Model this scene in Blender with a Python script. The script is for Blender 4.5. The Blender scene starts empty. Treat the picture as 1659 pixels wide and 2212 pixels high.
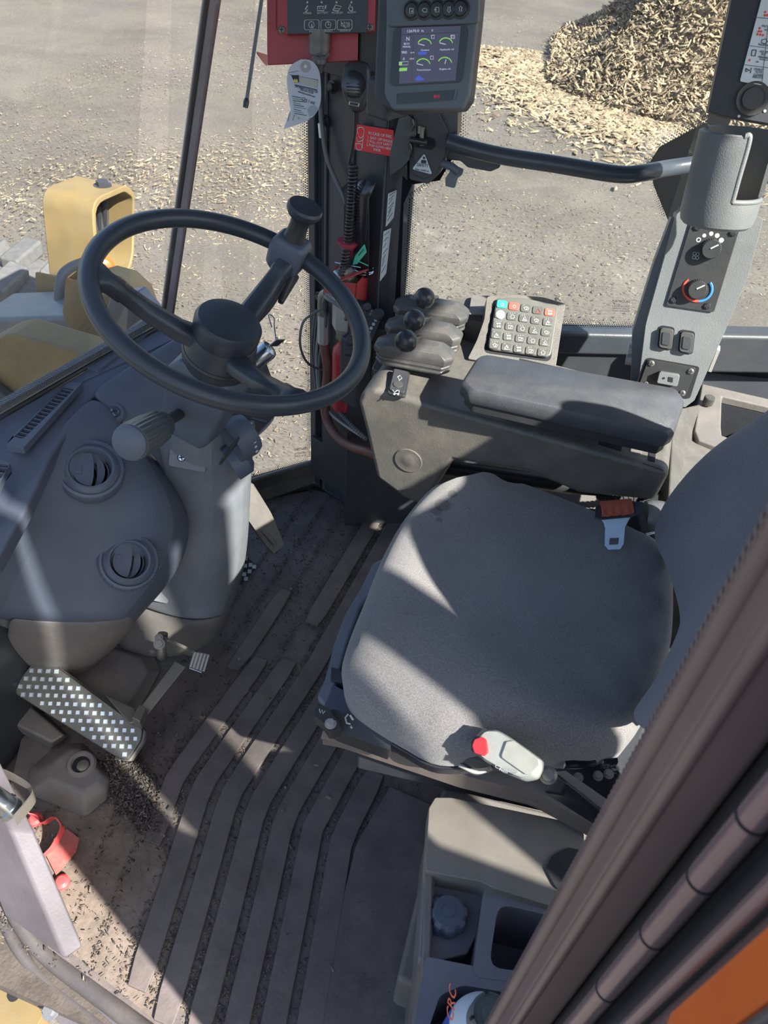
import bpy, bmesh, math, random
import numpy as np
from mathutils import Vector, Matrix
random.seed(5)
SC = bpy.context.scene
COL = SC.collection
V3 = Vector
# ------------------------------------------------------------------ camera
FPX, CX, CY = 1660.0, 829.5, 1106.0
EYE = V3((0, 0, 1.55))
AX = V3((0.94393034, 0.32508432, 0.05758202))     # camera right in the cab's axes
AY = V3((0.26308625, -0.63530136, -0.72607011))   # camera down
AZ = V3((-0.19945207, 0.70050865, -0.68520545))   # camera forward
cam_d = bpy.data.cameras.new('camera')
cam = bpy.data.objects.new('camera', cam_d); COL.objects.link(cam)
cam.matrix_world = Matrix(((AX.x, -AY.x, -AZ.x, EYE.x), (AX.y, -AY.y, -AZ.y, EYE.y), (AX.z, -AY.z, -AZ.z, EYE.z), (0, 0, 0, 1)))
cam_d.sensor_fit = 'VERTICAL'; cam_d.sensor_height = 36; cam_d.lens = 36 * FPX / 2212
cam_d.clip_start = 0.02; cam_d.clip_end = 200
cam_d.dof.use_dof = True; cam_d.dof.focus_distance = 1.7; cam_d.dof.aperture_fstop = 14
SC.camera = cam
# ------------------------------------------------------------------ light
SC.view_settings.view_transform = 'Standard'; SC.view_settings.look = 'None'
SC.view_settings.gamma = 1.0; SC.view_settings.use_curve_mapping = False
SC.view_settings.exposure = 0.38
SUN = V3((1.0, -0.42, 0.95)).normalized()
w = bpy.data.worlds.new('sky'); SC.world = w; w.use_nodes = True
nt = w.node_tree; nt.nodes.clear()
out = nt.nodes.new('ShaderNodeOutputWorld'); bg = nt.nodes.new('ShaderNodeBackground')
sky = nt.nodes.new('ShaderNodeTexSky'); sky.sky_type = 'NISHITA'; sky.sun_disc = False
sky.sun_elevation = math.radians(41); sky.sun_rotation = math.atan2(SUN.x, SUN.y)
sky.air_density = 1.0; sky.dust_density = 1.5
nt.links.new(sky.outputs[0], bg.inputs[0]); nt.links.new(bg.outputs[0], out.inputs[0])
bg.inputs[1].default_value = 0.21
sd = bpy.data.lights.new('sun', 'SUN'); sd.energy = 12.5; sd.angle = math.radians(0.8); sd.color = (1.0, 0.94, 0.85)
so = bpy.data.objects.new('sun', sd); COL.objects.link(so)
so.rotation_euler = (-SUN).to_track_quat('-Z', 'Y').to_euler()

# ------------------------------------------------------------------ helpers: where things stand
def at(px, py, z=None, x=None, y=None):
    "the point of the cab seen along one line of sight, at a measured height z (or depth x / y)"
    d = AX * (px - CX) + AY * (py - CY) + AZ * FPX
    if z is not None: t = (z - EYE.z) / d.z
    elif x is not None: t = (x - EYE.x) / d.x
    else: t = (y - EYE.y) / d.y
    return EYE + d * t
def A(*q): return [at(*p) for p in q]
class Plane:
    def __init__(s, o, n): s.o = V3(o); s.n = V3(n).normalized()
    def p(s, px, py, off=0.0):
        d = AX * (px - CX) + AY * (py - CY) + AZ * FPX
        t = (s.o + s.n * off - EYE).dot(s.n) / d.dot(s.n)
        return EYE + d * t
    def P(s, pts, off=0.0): return [s.p(a, b, off) for a, b in pts]

# ------------------------------------------------------------------ helpers: materials
MATS = {}
def mat(name, col, rough=0.55, metal=0.0, var=0.12, scale=8.0, bump=0.15, bscale=220.0, dust=0.0, dcol=(0.42, 0.36, 0.29), spec=0.5, emit=None, alpha=None, coat=0.0):
    m = bpy.data.materials.new(name); m.use_nodes = True
    n = m.node_tree.nodes; l = m.node_tree.links
    b = n['Principled BSDF']
    b.inputs['Roughness'].default_value = rough; b.inputs['Metallic'].default_value = metal
    b.inputs['Specular IOR Level'].default_value = spec; b.inputs['Coat Weight'].default_value = coat
    tc = n.new('ShaderNodeTexCoord'); 
    nz = n.new('ShaderNodeTexNoise'); nz.inputs['Scale'].default_value = scale; nz.inputs['Detail'].default_value = 6
    l.new(tc.outputs['Object'], nz.inputs['Vector'])
    r = n.new('ShaderNodeValToRGB'); r.color_ramp.elements[0].position = 0.3; r.color_ramp.elements[1].position = 0.72
    r.color_ramp.elements[0].color = (*[max(0, c * (1 - var)) for c in col], 1); r.color_ramp.elements[1].color = (*[min(1, c * (1 + var)) for c in col], 1)
    l.new(nz.outputs['Fac'], r.inputs['Fac']); cs = r.outputs['Color']
    if dust > 0:
        n2 = n.new('ShaderNodeTexNoise'); n2.inputs['Scale'].default_value = scale * 2.3; n2.inputs['Detail'].default_value = 10; n2.inputs['Roughness'].default_value = 0.7
        l.new(tc.outputs['Object'], n2.inputs['Vector'])
        r2 = n.new('ShaderNodeValToRGB'); r2.color_ramp.elements[0].position = 0.42; r2.color_ramp.elements[1].position = 0.75
        r2.color_ramp.elements[0].color = (dust * .35,) * 3 + (1,); r2.color_ramp.elements[1].color = (dust,) * 3 + (1,)
        l.new(n2.outputs['Fac'], r2.inputs['Fac'])
        mx = n.new('ShaderNodeMix'); mx.data_type = 'RGBA'; l.new(r2.outputs['Color'], mx.inputs[0]); l.new(cs, mx.inputs[6]); mx.inputs[7].default_value = (*dcol, 1)
        cs = mx.outputs[2]
    l.new(cs, b.inputs['Base Color'])
    if bump > 0:
        n3 = n.new('ShaderNodeTexNoise'); n3.inputs['Scale'].default_value = bscale; n3.inputs['Detail'].default_value = 3
        l.new(tc.outputs['Object'], n3.inputs['Vector'])
        bp = n.new('ShaderNodeBump'); bp.inputs['Strength'].default_value = bump; bp.inputs['Distance'].default_value = 0.002
        l.new(n3.outputs['Fac'], bp.inputs['Height']); l.new(bp.outputs['Normal'], b.inputs['Normal'])
    if emit: b.inputs['Emission Color'].default_value = (*emit[:3], 1); b.inputs['Emission Strength'].default_value = emit[3]
    MATS[name] = m
    return m
dash_m = mat('dash_plastic', (0.085, 0.102, 0.14), 0.5, dust=0.08, dcol=(.3, .3, .32))
gray_m = mat('console_plastic', (0.078, 0.078, 0.078), 0.42, dcol=(.36, .31, .24), dust=0.38, bump=0.3, bscale=500)
pillar_m = mat('pillar_plastic', (0.15, 0.165, 0.175), 0.45, dust=0.15, bump=0.3, bscale=500)
tub_m = mat('dusty_tub_plastic', (0.13, 0.125, 0.125), 0.6, dust=0.35, var=.2, scale=6)
cowl_m = mat('cowl_plastic', (0.14, 0.165, 0.2), 0.5, dust=0.25, var=.15)
black_m = mat('black_plastic', (0.028, 0.03, 0.034), 0.4, dust=0.06)
frit_m = mat('ceramic_print', (0.008, 0.009, 0.011), 0.8, bump=0, spec=0.1, var=0)
dark_m = mat('dark_void', (0.012, 0.013, 0.018), 0.8, bump=0)
wheel_m = mat('wheel_rubber', (0.04, 0.048, 0.062), 0.36, bump=0.05)
boot_m = mat('rubber_boot', (0.05, 0.052, 0.055), 0.42, dust=0.14, scale=20)
pad_m = mat('armrest_vinyl', (0.055, 0.062, 0.075), 0.33, dust=0.12, scale=14, bump=0.35, bscale=700)
post_m = mat('post_paint', (0.045, 0.055, 0.068), 0.35, dust=0.04)
panel_m = mat('charcoal_panel', (0.035, 0.04, 0.05), 0.5, dust=0.05)
steel_m = mat('bare_steel', (0.5, 0.55, 0.62), 0.25, 1.0, bump=0.05)
worn_m = mat('worn_steel', (0.24, 0.225, 0.2), 0.5, 0.6, dust=0.3, dcol=(.25, .22, .18))
dsteel_m = mat('dark_glossy_steel', (0.06, 0.06, 0.075), 0.22, 0.6, dust=0.05, bump=0.03)
red_m = mat('red_paint', (0.42, 0.03, 0.04), 0.4, bump=0.05, dust=0.06)
redd_m = mat('dull_red', (0.35, 0.05, 0.06), 0.5)
tagred_m = mat('red_strap', (0.75, 0.06, 0.07), 0.5, dust=0.2, scale=25)
white_m = mat('white_print', (0.75, 0.77, 0.78), 0.6, bump=0)
label_m = mat('pale_label', (0.55, 0.62, 0.66), 0.5, bump=0)
paper_m = mat('paper_tag', (0.62, 0.64, 0.68), 0.7, bump=0, dust=0.15, scale=15)
ink_m = mat('black_print', (0.03, 0.03, 0.04), 0.6, bump=0)
yellow_m = mat('yellow_paint', (0.24, 0.165, 0.055), 0.6, dust=0.4, var=.3, dcol=(0.22, 0.2, 0.155), scale=4)
green_m = mat('green_plastic', (0.1, 0.6, 0.4), 0.4, bump=0)
keyg_m = mat('green_key', (0.03, 0.45, 0.33), 0.4, bump=0)
keyr_m = mat('red_key', (0.75, 0.1, 0.07), 0.4, bump=0)
blue_m = mat('blue_print', (0.05, 0.25, 0.7), 0.5, bump=0)
orange_m = mat('orange_lens', (0.6, 0.12, 0.02), 0.4, bump=0)
silver_m = mat('cast_silver', (0.5, 0.5, 0.48), 0.45, 0.35, dust=0.15)
buckle_m = mat('buckle_plastic', (0.42, 0.43, 0.4), 0.4, dust=0.2, scale=30)
web_m = mat('red_webbing', (0.4, 0.09, 0.05), 0.8, bump=0.6, bscale=900)
hose_m = mat('brown_red_hose', (0.16, 0.06, 0.05), 0.5, dust=0.1)
wire_m = mat('grey_cable', (0.13, 0.14, 0.15), 0.5)
seal_m = mat('brown_seal', (0.21, 0.145, 0.135), 0.38, dust=0.12, dcol=(0.3, 0.24, 0.2), bump=0.1)
tube_m = mat('plum_steel', (0.26, 0.18, 0.2), 0.25, 0.4, dust=0.1)
lav_m = mat('sill_paint', (0.095, 0.09, 0.11), 0.5, dust=0.25, dcol=(0.2, 0.17, 0.15), var=.25)
tire_m = mat('dusty_tire', (0.08, 0.09, 0.1), 0.8, dust=0.3)
boom_m = mat('grey_steel', (0.13, 0.15, 0.18), 0.4, 0.2, dust=0.3)
bottle_m = mat('blue_bottle', (0.04, 0.13, 0.62), 0.3, bump=0)
bwhite_m = mat('bottle_white', (0.6, 0.66, 0.75), 0.35, bump=0)
cap_m = mat('grey_cap', (0.11, 0.13, 0.125), 0.45)
brown_m = mat('floor_dust', (0.33, 0.25, 0.2), 0.9, dust=0.5, scale=14, var=.25, bump=.8, bscale=150)
def glass(name, tint=(0.95, 0.97, 0.97), gl=0.012):
    m = bpy.data.materials.new(name); m.use_nodes = True; n = m.node_tree.nodes; l = m.node_tree.links
    n.clear(); o = n.new('ShaderNodeOutputMaterial'); t = n.new('ShaderNodeBsdfTransparent'); g = n.new('ShaderNodeBsdfGlossy'); g.inputs['Roughness'].default_value = 0.03
    t.inputs[0].default_value = (*tint, 1); lw = n.new('ShaderNodeLayerWeight'); lw.inputs[0].default_value = .5
    pw = n.new('ShaderNodeMath'); pw.operation = 'POWER'; l.new(lw.outputs['Facing'], pw.inputs[0]); pw.inputs[1].default_value = 4
    f = n.new('ShaderNodeMath'); f.operation = 'MULTIPLY_ADD'; l.new(pw.outputs[0], f.inputs[0]); f.inputs[1].default_value = .8; f.inputs[2].default_value = .035
    d = n.new('ShaderNodeBsdfDiffuse'); d.inputs[0].default_value = (0.75, 0.75, 0.72, 1)
    ms = n.new('ShaderNodeMixShader'); l.new(f.outputs[0], ms.inputs[0]); l.new(t.outputs[0], ms.inputs[1]); l.new(g.outputs[0], ms.inputs[2])
    m2 = n.new('ShaderNodeMixShader'); m2.inputs[0].default_value = gl; l.new(ms.outputs[0], m2.inputs[1]); l.new(d.outputs[0], m2.inputs[2])
    l.new(m2.outputs[0], o.inputs[0]); return m
glass_m = glass('window_glass'); hazy_m = glass('dusty_glass', gl=0.035)
# seat cloth: fine twill
def cloth(name, col):
    m = mat(name, col, 0.95, var=0.16, scale=5, bump=0, spec=0.15, dust=0.12, dcol=(.3, .28, .25))
    n = m.node_tree.nodes; l = m.node_tree.links; b = n['Principled BSDF']
    b.inputs['Sheen Weight'].default_value = 0.35; b.inputs['Sheen Roughness'].default_value = 0.5
    tc = n.new('ShaderNodeTexCoord'); mp = n.new('ShaderNodeMapping'); mp.inputs['Scale'].default_value = (420, 800, 420); mp.inputs['Rotation'].default_value = (0, 0, 0.5)
    nz = n.new('ShaderNodeTexNoise'); nz.inputs['Scale'].default_value = 1.0; nz.inputs['Detail'].default_value = 3; nz.inputs['Roughness'].default_value = .8
    l.new(tc.outputs['Object'], mp.inputs[0]); l.new(mp.outputs[0], nz.inputs[0])
    old = b.inputs['Base Color'].links[0].from_socket
    mx = n.new('ShaderNodeMix'); mx.data_type = 'RGBA'; mx.blend_type = 'MULTIPLY'; mx.inputs[0].default_value = 1
    rr = n.new('ShaderNodeMapRange'); rr.inputs[1].default_value = .3; rr.inputs[2].default_value = .7; rr.inputs[3].default_value = .55; rr.inputs[4].default_value = 1.45
    l.new(nz.outputs['Fac'], rr.inputs[0]); l.new(old, mx.inputs[6]); l.new(rr.outputs[0], mx.inputs[7]); l.new(mx.outputs[2], b.inputs['Base Color'])
    bp = n.new('ShaderNodeBump'); bp.inputs['Strength'].default_value = .5; bp.inputs['Distance'].default_value = .0015; l.new(nz.outputs['Fac'], bp.inputs['Height']); l.new(bp.outputs[0], b.inputs['Normal'])
    return m
cloth_m = cloth('seat_cloth', (0.225, 0.21, 0.21)); cloth2_m = cloth('backrest_cloth', (0.17, 0.165, 0.20))
# old damp stains on the cushion, near its front right corner
def stain(m, spots):
    n = m.node_tree.nodes; l = m.node_tree.links; b = n['Principled BSDF']; tc = n.new('ShaderNodeTexCoord'); cur = b.inputs['Base Color'].links[0].from_socket
    nz = n.new('ShaderNodeTexNoise'); nz.inputs['Scale'].default_value = 60; l.new(tc.outputs['Object'], nz.inputs[0])
    for (x, y, r) in spots:
        d = n.new('ShaderNodeVectorMath'); d.operation = 'DISTANCE'; sx = n.new('ShaderNodeVectorMath'); sx.operation = 'MULTIPLY'; sx.inputs[1].default_value = (1, 1, 0)
        l.new(tc.outputs['Object'], sx.inputs[0]); l.new(sx.outputs[0], d.inputs[0]); d.inputs[1].default_value = (x, y, 0)
        ad = n.new('ShaderNodeMath'); ad.operation = 'MULTIPLY_ADD'; l.new(nz.outputs['Fac'], ad.inputs[0]); ad.inputs[1].default_value = r * .9; l.new(d.outputs['Value'], ad.inputs[2])
        mr = n.new('ShaderNodeMapRange'); l.new(ad.outputs[0], mr.inputs[0]); mr.inputs[1].default_value = r * 1.25; mr.inputs[2].default_value = r * 1.5; mr.inputs[3].default_value = .62; mr.inputs[4].default_value = 1
        mx = n.new('ShaderNodeMix'); mx.data_type = 'RGBA'; mx.blend_type = 'MULTIPLY'; mx.inputs[0].default_value = 1; l.new(cur, mx.inputs[6]); l.new(mr.outputs[0], mx.inputs[7]); cur = mx.outputs[2]
    l.new(cur, b.inputs['Base Color'])
stain(cloth_m, [(at(px, py, z=.59).x, at(px, py, z=.59).y, r) for px, py, r in ((975, 1078, .010), (955, 1100, .017), (942, 1112, .012), (948, 1130, .007))])
# ground
def ground_mat():
    m = mat('yard_ground', (0.088, 0.08, 0.074), 0.95, var=0.4, scale=0.45, bump=1.0, bscale=12, dust=0.75, dcol=(0.17, 0.15, 0.115))
    n = m.node_tree.nodes; l = m.node_tree.links; b = n['Principled BSDF']
    tc = n.new('ShaderNodeTexCoord'); mp = n.new('ShaderNodeMapping'); mp.inputs['Scale'].default_value = (9, 26, 9); mp.inputs['Rotation'].default_value = (0, 0, 0.25)
    nz = n.new('ShaderNodeTexNoise'); nz.inputs['Scale'].default_value = 3.2; nz.inputs['Detail'].default_value = 9; nz.inputs['Roughness'].default_value = .85
    l.new(tc.outputs['Object'], mp.inputs[0]); l.new(mp.outputs[0], nz.inputs[0])
    old = b.inputs['Base Color'].links[0].from_socket
    mx = n.new('ShaderNodeMix'); mx.data_type = 'RGBA'; mx.blend_type = 'MULTIPLY'; mx.inputs[0].default_value = 1
    rr = n.new('ShaderNodeMapRange'); rr.inputs[1].default_value = .3; rr.inputs[2].default_value = .72; rr.inputs[3].default_value = .15; rr.inputs[4].default_value = 1.9
    l.new(nz.outputs['Fac'], rr.inputs[0]); l.new(old, mx.inputs[6]); l.new(rr.outputs[0], mx.inputs[7]); l.new(mx.outputs[2], b.inputs['Base Color'])
    return m
ground_m = ground_mat()
mat_m = mat('floor_mat_rubber', (0.1, 0.086, 0.088), 0.6, dust=0.5, scale=11, var=.35, dcol=(0.24, 0.2, 0.17), bump=0.4, bscale=120)
groove_m = mat('floor_mat_groove', (0.05, 0.043, 0.04), 0.9, dust=0.4, scale=20, var=.4, dcol=(0.2, 0.16, 0.13), bump=0.9, bscale=160)
chip_ms = [mat('wood_chip_pale', (0.33, 0.26, 0.165), 0.9, bump=0, scale=3, var=.3), mat('wood_chip_brown', (0.17, 0.13, 0.085), 0.9, bump=0, scale=3, var=.3)]
deb_ms = [mat('debris_dark', (0.045, 0.038, 0.032), 0.9, bump=0, scale=60, var=.5), mat('debris_tan', (0.14, 0.115, 0.085), 0.9, bump=0, scale=60, var=.4)]

# ------------------------------------------------------------------ helpers: geometry
def link(name, me, m, parent=None, bevel=0, seg=2, smooth=True, sub=0, angle=35):
    if not name or '.' in name: raise ValueError(name)
    o = bpy.data.objects.new(name, me); COL.objects.link(o)
    if m is not None:
        for mm in (m if isinstance(m, (list, tuple)) else [m]): me.materials.append(mm)
    if smooth and hasattr(me, 'polygons'):
        for p in me.polygons: p.use_smooth = True
    if bevel:
        b = o.modifiers.new('bevel', 'BEVEL'); b.width = bevel; b.segments = seg; b.limit_method = 'ANGLE'; b.angle_limit = math.radians(25); b.harden_normals = True
    if sub:
        s = o.modifiers.new('sub', 'SUBSURF'); s.levels = sub; s.render_levels = sub
    if smooth and not sub and hasattr(me, 'polygons'):
        me.set_sharp_from_angle(angle=math.radians(angle))
    if parent is not None: o.parent = parent; o.matrix_parent_inverse = parent.matrix_world.inverted()
    return o
def tag(o, label=None, cat=None, group=None, kind=None):
    if label: o['label'] = label
    if cat: o['category'] = cat
    if group: o['group'] = group
    if kind: o['kind'] = kind
    return o
def thing(name, loc, label, cat, group=None):
    o = bpy.data.objects.new(name, None); COL.objects.link(o); o.location = loc; o.empty_display_size = .05
    o.matrix_world = Matrix.Translation(V3(loc))
    return tag(o, label, cat, group)
def mesh(verts, faces):
    me = bpy.data.meshes.new('m'); me.from_pydata([tuple(v) for v in verts], [], faces)
    bm = bmesh.new(); bm.from_mesh(me); bmesh.ops.recalc_face_normals(bm, faces=bm.faces); bm.to_mesh(me); bm.free()
    return me
def prism(pts, vec):
    n = len(pts); vec = V3(vec); v = [V3(p) for p in pts] + [V3(p) + vec for p in pts]
    return mesh(v, [list(range(n)), list(range(n, 2 * n))] + [[i, (i + 1) % n, n + (i + 1) % n, n + i] for i in range(n)])
def loft(rings, cap0=True, cap1=True, closed=True):
    n = len(rings[0]); v = [p for r in rings for p in r]; f = []
    for k in range(len(rings) - 1):
        for i in range(n if closed else n - 1):
            j = (i + 1) % n; f.append([k * n + i, k * n + j, (k + 1) * n + j, (k + 1) * n + i])
    if cap0: f.append(list(range(n)))
    if cap1: f.append([(len(rings) - 1) * n + i for i in range(n)])
    return mesh(v, f)
def frame(axis, hint=(0, 0, 1)):
    a = V3(axis).normalized(); h = V3(hint)
    if abs(a.dot(h)) > .95: h = V3((1, 0, 0))
    u = h.cross(a).normalized(); return u, a.cross(u), a
def ringpts(c, u, v, r, n=20, r2=None, ph=0): return [c + u * (r * math.cos(2 * math.pi * (i + ph) / n)) + v * ((r2 or r) * math.sin(2 * math.pi * (i + ph) / n)) for i in range(n)]
def lathe(o, axis, prof, n=28, cap=True):
    u, v, a = frame(axis); o = V3(o)
    return loft([ringpts(o + a * h, u, v, max(r, 1e-5), n) for r, h in prof], cap, cap)
def smoothpath(pts, k=8):
    pts = [V3(p) for p in pts]
    if len(pts) < 3: return pts
    q = [pts[0] * 2 - pts[1]] + pts + [pts[-1] * 2 - pts[-2]]; r = []
    for i in range(1, len(q) - 2):
        for j in range(k):
            t = j / k; a, b, c, d = q[i - 1:i + 3]
            r.append(.5 * ((2 * b) + (c - a) * t + (2 * a - 5 * b + 4 * c - d) * t * t + (3 * b - a - 3 * c + d) * t ** 3))
    return r + [pts[-1]]
def tube(pts, r, n=12, k=8, closed=False, r2=None, sm=True, caps=True):
    p = smoothpath(pts, k) if sm else [V3(q) for q in pts]; rings = []
    d = (p[1] - p[0]).normalized(); u, v, _ = frame(d)
    for i, c in enumerate(p):
        t = (p[min(i + 1, len(p) - 1)] - p[max(i - 1, 0)]).normalized()
        u = (u - t * u.dot(t)).normalized(); v = t.cross(u)
        rr = r if not isinstance(r, (list, tuple)) else np.interp(i / (len(p) - 1), np.linspace(0, 1, len(r)), r)
        rings.append(ringpts(c, u, v, rr, n, (r2 if r2 else None)))
    return loft(rings, caps, caps)
def boxm(c, sx, sy, sz, X=(1, 0, 0), Y=(0, 1, 0), Z=(0, 0, 1)):
    c = V3(c); X, Y, Z = V3(X), V3(Y), V3(Z)
    P = [c + X * (a * sx / 2) + Y * (b * sy / 2) - Z * (sz / 2) for a, b in ((-1, -1), (1, -1), (1, 1), (-1, 1))]
    return prism(P, Z * sz)
def join(ms):
    bm = bmesh.new()
    for m in ms: bm.from_mesh(m)
    r = bpy.data.meshes.new('m'); bm.to_mesh(r); bm.free(); return r
def rrect(pts, k=.18, n=4):
    "round the corners of a polygon of 3D points"
    out = []; N = len(pts); pts = [V3(p) for p in pts]
    for i in range(N):
        p = pts[i]; a = pts[i - 1]; b = pts[(i + 1) % N]
        da = a - p; db = b - p; L = min(da.length, db.length) * k
        s = p + da.normalized() * L; e = p + db.normalized() * L
        for j in range(n + 1):
            t = j / n; out.append(s * (1 - t) ** 2 + p * 2 * t * (1 - t) + e * t * t)
    return out
def ringplate(outer, inner, vec):
    "flat frame: outer and inner loops with the same number of points, given a thickness"
    n = len(outer); vec = V3(vec); v = list(outer) + list(inner) + [p + vec for p in outer] + [p + vec for p in inner]; f = []
    for i in range(n):
        j = (i + 1) % n
        f += [[i, j, n + j, n + i], [2 * n + i, 3 * n + i, 3 * n + j, 2 * n + j], [i, 2 * n + i, 2 * n + j, j], [n + i, n + j, 3 * n + j, 3 * n + i]]
    return mesh(v, f)
FONTW = {}
def txt(body, o, xd, n, h, m, parent, width=None, align='LEFT', name='lettering'):
    cu = bpy.data.curves.new('t', 'FONT'); cu.body = body; cu.size = h * 1.35; cu.align_x = align; cu.extrude = 0.0002; cu.resolution_u = 2
    ob = bpy.data.objects.new(name, cu); COL.objects.link(ob); cu.materials.append(m)
    X = V3(xd).normalized(); Z = V3(n).normalized(); Y = Z.cross(X).normalized(); X = Y.cross(Z)
    sx = 1.0
    if width: sx = width / (0.56 * cu.size * max(1, len(body)))
    M = Matrix(((X.x * sx, Y.x, Z.x, o[0]), (X.y * sx, Y.y, Z.y, o[1]), (X.z * sx, Y.z, Z.z, o[2]), (0, 0, 0, 1)))
    ob.matrix_world = M
    if width: FONTW[ob.name] = width
    if parent is not None:
        ob.parent = parent; ob.matrix_parent_inverse = parent.matrix_world.inverted()
    return ob
def ptxt(pl, body, x0, y0, x1, y1, hpx, m, parent, off=0.0006, name='lettering'):
    "lettering on a plane: baseline from one point to another"
    a = pl.p(x0, y0, off); b = pl.p(x1, y1, off); h = (pl.p(x0, y0 - hpx, off) - a).length
    return txt(body, a, b - a, pl.n, h, m, parent, width=(b - a).length, name=name)
def screw(o, n, r, m, parent, name='screw'):
    u, v, a = frame(n); o = V3(o)
    b = lathe(o, n, [(r, -.001), (r, r * .25), (r * .75, r * .5), (r * .2, r * .6)], 14)
    x1 = boxm(o + a * r * .6, r * 1.3, r * .3, r * .12, u, v, a); x2 = boxm(o + a * r * .6, r * .3, r * 1.3, r * .12, u, v, a)
    s = link(name, b, m, parent); link('cross_recess', join([x1, x2]), ink_m, s); return s
def bolt(o, n, r, m, parent, name='bolt'):
    u, v, a = frame(n); o = V3(o)
    w_ = lathe(o, n, [(r * 1.5, -.001), (r * 1.5, r * .2)], 16); h = loft([ringpts(o + a * r * k, u, v, r, 6) for k in (.2, .95)])
    return link(name, join([w_, h]), m, parent, smooth=False)
def hang(name, me, m, label, cat, group=None, **k):
    o = link(name, me, m, None, **k); return tag(o, label, cat, group)
def struct(name, me, m, parent=None, **k):
    o = link(name, me, m, parent, **k)
    if parent is None: o['kind'] = 'structure'
    return o
def chips(n, pos, size, ms, name, parent=None, flat=.35, thin=.25, seed=1, tilt=.5):
    "many small splinters as one stuff object: pos(i arrays)->xyz, size (lo, hi) length"
    rg = np.random.default_rng(seed); P = pos(rg, n); n = len(P)
    L = rg.uniform(size[0], size[1], n) * rg.uniform(.5, 1, n); W = L * rg.uniform(.12, flat, n); T = W * rg.uniform(.2, .6, n) + size[0] * .04
    a = rg.uniform(0, 2 * np.pi, n); t = rg.uniform(-tilt, tilt, n)
    X = np.stack([np.cos(a) * np.cos(t), np.sin(a) * np.cos(t), np.sin(t)], 1); Y = np.stack([-np.sin(a), np.cos(a), rg.uniform(-tilt, tilt, n)], 1); Y /= np.linalg.norm(Y, axis=1)[:, None]; Z = np.cross(X, Y)
    base = np.array([(-.5, -.5, 0), (.5, -.35, 0), (.45, .5, 0), (-.5, .4, 0), (-.4, 0, 1), (.4, .05, 1)])
    v = P[:, None, :] + X[:, None, :] * (base[None, :, 0:1] * L[:, None, None]) + Y[:, None, :] * (base[None, :, 1:2] * W[:, None, None]) + Z[:, None, :] * (base[None, :, 2:3] * T[:, None, None])
    f = np.array([(0, 1, 5, 4), (2, 3, 4, 5)]); tri = np.array([(0, 4, 3), (1, 2, 5)])
    me = bpy.data.meshes.new('m'); nv = 6 * n
    q = (f[None] + (np.arange(n) * 6)[:, None, None]).reshape(n, 8); r = (tri[None] + (np.arange(n) * 6)[:, None, None]).reshape(n, 6)
    loops = np.concatenate([q, r], 1).reshape(-1); me.vertices.add(nv); me.vertices.foreach_set('co', v.reshape(-1)); me.loops.add(len(loops)); me.loops.foreach_set('vertex_index', loops.astype(np.int32))
    st = (np.arange(n)[:, None] * 14 + np.array([0, 4, 8, 11])[None]).reshape(-1); me.polygons.add(4 * n); me.polygons.foreach_set('loop_start', st.astype(np.int32))
    mi = np.repeat(rg.integers(0, len(ms), n), 4); me.polygons.foreach_set('material_index', mi.astype(np.int32)); me.update(); me.validate()
    o = link(name, me, ms, parent, smooth=False); o['kind'] = 'stuff'; return o
# ------------------------------------------------------------------ the yard outside
GZ = -2.0
def gpos(z): return None
N_ = 90
gx = np.linspace(-30, 26, N_); gy = np.linspace(-6, 60, N_)
def mound(x, y):
    # chip pile to the rear right of the machine
    h = 3.6 * math.exp(-(((x - 2.6) / 3.4) ** 2 + ((y - 18.2) / 3.6) ** 2) ** 1.4)
    h += 0.5 * math.exp(-(((x + .4) / 1.3) ** 2 + ((y - 15.2) / 1.0) ** 2))
    return max(h - .12, 0)
gv = []
for y in gy:
    for x in gx: gv.append((x, y, GZ + .03 * math.sin(x * 1.3) * math.cos(y * .9)))
gf = [[j * N_ + i, j * N_ + i + 1, (j + 1) * N_ + i + 1, (j + 1) * N_ + i] for j in range(N_ - 1) for i in range(N_ - 1)]
struct('ground', mesh(gv, gf), ground_m)
pv = []; M_ = 70; px_ = np.linspace(-3.5, 9, M_); py_ = np.linspace(12, 24.5, M_)
rg = np.random.default_rng(3)
for y in py_:
    for x in px_:
        h = mound(x, y); pv.append((x, y, GZ - .06 + h + (.12 * math.sin(x * 3.1 + y) * math.cos(y * 2.7 - x) + rg.uniform(-.07, .07)) * min(1, h)))
pile = struct('chip_pile', mesh(pv, [[j * M_ + i, j * M_ + i + 1, (j + 1) * M_ + i + 1, (j + 1) * M_ + i] for j in range(M_ - 1) for i in range(M_ - 1)]), chip_ms[1], smooth=False)
pile['kind'] = 'stuff'; tag(pile, 'heap of pale wood chips beyond the side window', 'wood chips', None, 'stuff')
def on_pile(rg, n):
    x = rg.uniform(-3, 8.5, n * 4); y = rg.uniform(12.5, 24, n * 4); h = np.array([mound(a, b) for a, b in zip(x, y)])
    k = h > .08; x, y, h = x[k][:n], y[k][:n], h[k][:n]
    return np.stack([x, y, GZ - .06 + h + (.12 * np.sin(x * 3.1 + y) * np.cos(y * 2.7 - x)) * np.minimum(1, h) + rg.uniform(-.02, .12, len(x))], 1)
c = chips(70000, on_pile, (.06, .24), chip_ms + [chip_ms[0]], 'pile_chips', pile, flat=.3, tilt=.9)
def on_yard(rg, n):
    x = rg.uniform(-9, 9, n); y = rg.uniform(1.8, 20, n); k = (rg.uniform(0, 1, n) < np.clip(8 / (y + 2), .25, 1))
    cl = np.sin(x * .8 + 1) * np.sin(y * 1.1) + rg.normal(0, .6, n); k &= cl > -.9
    x, y = x[k], y[k]; return np.stack([x, y, np.full(len(x), GZ + .02)], 1)
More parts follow.
